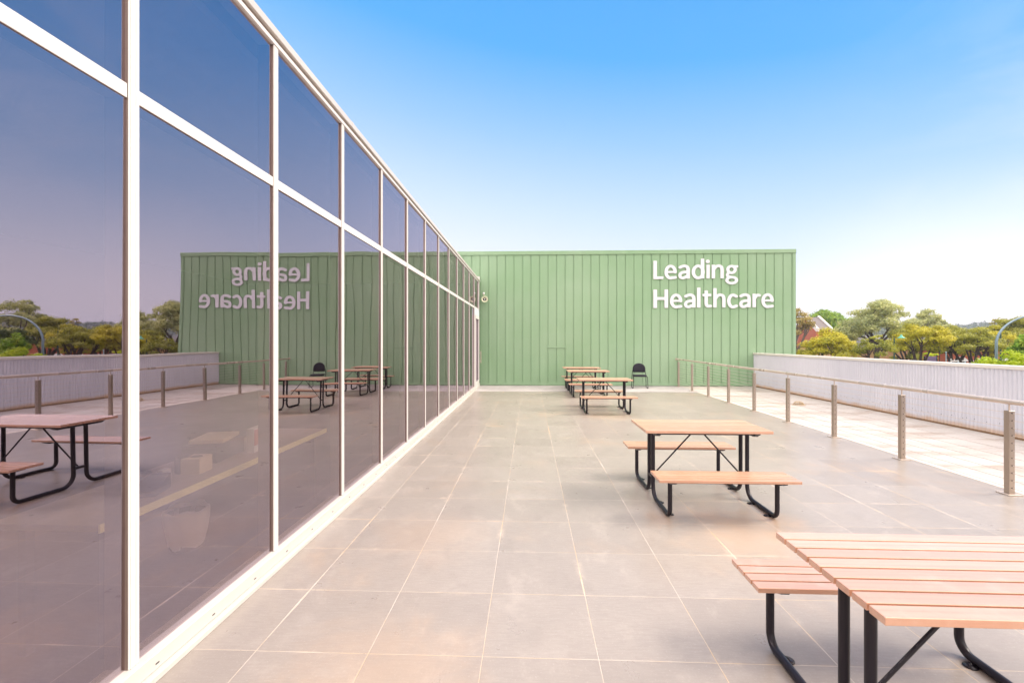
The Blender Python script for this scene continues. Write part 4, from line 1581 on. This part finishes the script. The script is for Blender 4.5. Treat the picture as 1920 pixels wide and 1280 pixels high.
# ------------------------------------------------------------------ lamps, posts, board
def curved_lamp(name, label, px, depth, ytop, m, r0, arm, head, facing, cat='street lamp', ybend=None):
    x, y = at(px, depth)
    zt = zat(ytop, depth) - GZ
    zb = zat(ybend, depth) - GZ if ybend else zt - arm * 0.7
    r_ = empty(name, (x, y, GZ), facing)
    tag(r_, label, cat)
    P = [(0, 0, 0), (0, 0, zb * .5), (0, 0, zb)] + [(arm * (1 - math.cos(a)), 0, zb + (zt - zb) * math.sin(a)) for a in np.linspace(0.12, PI / 2, 12)]
    P += [(arm + 0.5 * arm, 0, zt - 0.02 * arm)]
    n = len(P)
    MB().tube(P, [r0 * (1.0 - 0.35 * i / n) for i in range(n)], 12).build('pole', m, r_)
    MB().lathe([(r0 * 1.6, 0), (r0 * 1.6, 0.25), (r0 * 1.1, 0.35)], 12).build('pole_base', m, r_)
    hx = P[-1][0]
    if head == 'flat':
        MB().bbox(hx - 0.1, hx + 0.75, -0.16, 0.16, zt - 0.10, zt + 0.05, 0.04).build('lamp_head', M_lampblue, r_)
        MB().bbox(hx + 0.1, hx + 0.65, -0.11, 0.11, zt - 0.13, zt - 0.101, 0.01).build('lens', M_opal, r_)
    return r_


curved_lamp('street_lamp', 'blue-grey galvanised lamp pole curving out over the parapet at the right', 1868, 30, 590.5, M_lampblue, 0.08, 2.8, 'flat', YAW, ybend=645)
curved_lamp('street_lamp', 'slim pale curved lamp mirrored among trees in the leftmost pane', 2010, 34, 592, M_blueboard, 0.06, 0.9, 'flat', YAW, ybend=612)


def shade_lamp(label, px, depth, ypole, yhead, dx):
    x, y = at(px, depth)
    z = lambda q: zat(q, depth) - GZ
    r_ = empty('heritage_lamp', (x, y, GZ), YAW)
    tag(r_, label, 'street lamp', 'green lamps with enamel shades')
    zt, zh = z(ypole), z(yhead)
    a_ = dx
    P = [(0, 0, zt - 0.6)] + [(a_ * 0.5 * (1 - math.cos(q)), 0, zt - 0.6 + 0.75 * math.sin(q)) for q in np.linspace(0.3, PI, 12)]
    MB().tube([(0, 0, 0), (0, 0, zt * .5), (0, 0, zt - 0.3)], [0.075, 0.06, 0.05], 10).build('pole', M_lampgreen, r_)
    MB().tube([(0, 0, zt - 0.5)] + [(a_ * 0.5 * (1 - math.cos(q)), 0, zt - 0.5 + 0.8 * math.sin(q)) for q in np.linspace(0.0, PI, 14)] + [(a_, 0, zh + 0.3)], 0.022, 8).build('arm', M_lampgreen, r_)
    MB().lathe([(0.05, 0.32), (0.08, 0.28), (0.10, 0.16), (0.26, 0.06), (0.30, 0.0), (0.27, 0.01), (0.05, 0.10)], 20, Matrix.Translation((a_, 0, zh))).build('lamp_shade', M_shade, r_)
    return r_


shade_lamp('green lamp post with teal shade before the peach brick wall', 1676.6, 40, 628, 634, 0.62)
shade_lamp('green lamp with pale teal shade hanging left of the curved pole', 1876.5, 47, 617, 634, -1.25)

x, y = at(1746, 45)
nb = empty('notice_board', (x, y, GZ), YAW)
tag(nb, 'small lilac board on posts just above the parapet capping', 'board')
zt = zat(668, 45) - GZ
MB().bbox(-0.55, 0.50, -0.04, 0.04, zt - 0.9, zt, 0.01).build('panel', M_board, nb)
MB().box(-0.72, -0.60, -0.03, 0.03, 0, zt).build('leg', M_frame, nb)
MB().box(0.52, 0.60, -0.03, 0.03, 0, zt - 0.05).build('leg', M_frame, nb)
for px, yt, m, nm, lab in ((1756.5, 666, M_lampgreen, 'slim_post', 'thin dark green post right beside the lilac board'),
                          (1761.8, 658, M_lampgreen, 'slim_post', 'taller thin green post second from the lilac board'),
                          (1774, 660, M_blueboard, 'pale_post', 'pale blue post standing between the thin posts and rail'),
                          (1783, 673, M_stone, 'short_bollard', 'short cream bollard left of the low pale rail')):
    x, y = at(px, 44)
    h_ = zat(yt, 44) - GZ
    p = empty(nm, (x, y, GZ), YAW)
    tag(p, lab, 'post')
    MB().tube([(0, 0, 0), (0, 0, h_)], 0.05 if m is not M_lampgreen else 0.03, 10).build('shaft', m, p)
    MB().lathe([(0.065, h_ - 0.02), (0.06, h_ + 0.03), (0.0005, h_ + 0.06)], 10).build('top_cap', m, p)
x, y = at(1783, 46)
rf = empty('low_rail', (x, y, GZ), YAW)
tag(rf, 'low pale rail fence beyond the parapet below the olive tree', 'fence')
zt = zat(675, 46) - GZ
for k in range(5):
    MB().box(0.7 * k, 0.7 * k + 0.07, -0.035, 0.035, 0, zt).build('post', M_blueboard, rf)
MB().box(-0.05, 2.95, -0.06, -0.036, zt - 0.12, zt - 0.02).build('rail', M_whiteroof, rf)
MB().box(-0.05, 2.95, -0.06, -0.036, zt - 0.55, zt - 0.46).build('rail', M_whiteroof, rf)

# ------------------------------------------------------------------ air between the terrace and the far ridge
hm = bpy.data.materials.new('haze_air')
hm.use_nodes = True
hn = NT(hm.node_tree)
hm.node_tree.nodes.clear()
ho = hn.n('ShaderNodeOutputMaterial')
hv = hn.n('ShaderNodeVolumePrincipled')
hn.put(hv.inputs['Color'], (0.78, 0.84, 1.0))
hv.inputs['Density'].default_value = 0.0004
hv.inputs['Anisotropy'].default_value = 0.2
hm.node_tree.links.new(hv.outputs[0], ho.inputs['Volume'])
hz = MB().box(-2600, 2600, -2600, 2600, GZ - 1.0, 48.0).build('haze', hm)
tag(hz, kind='stuff')
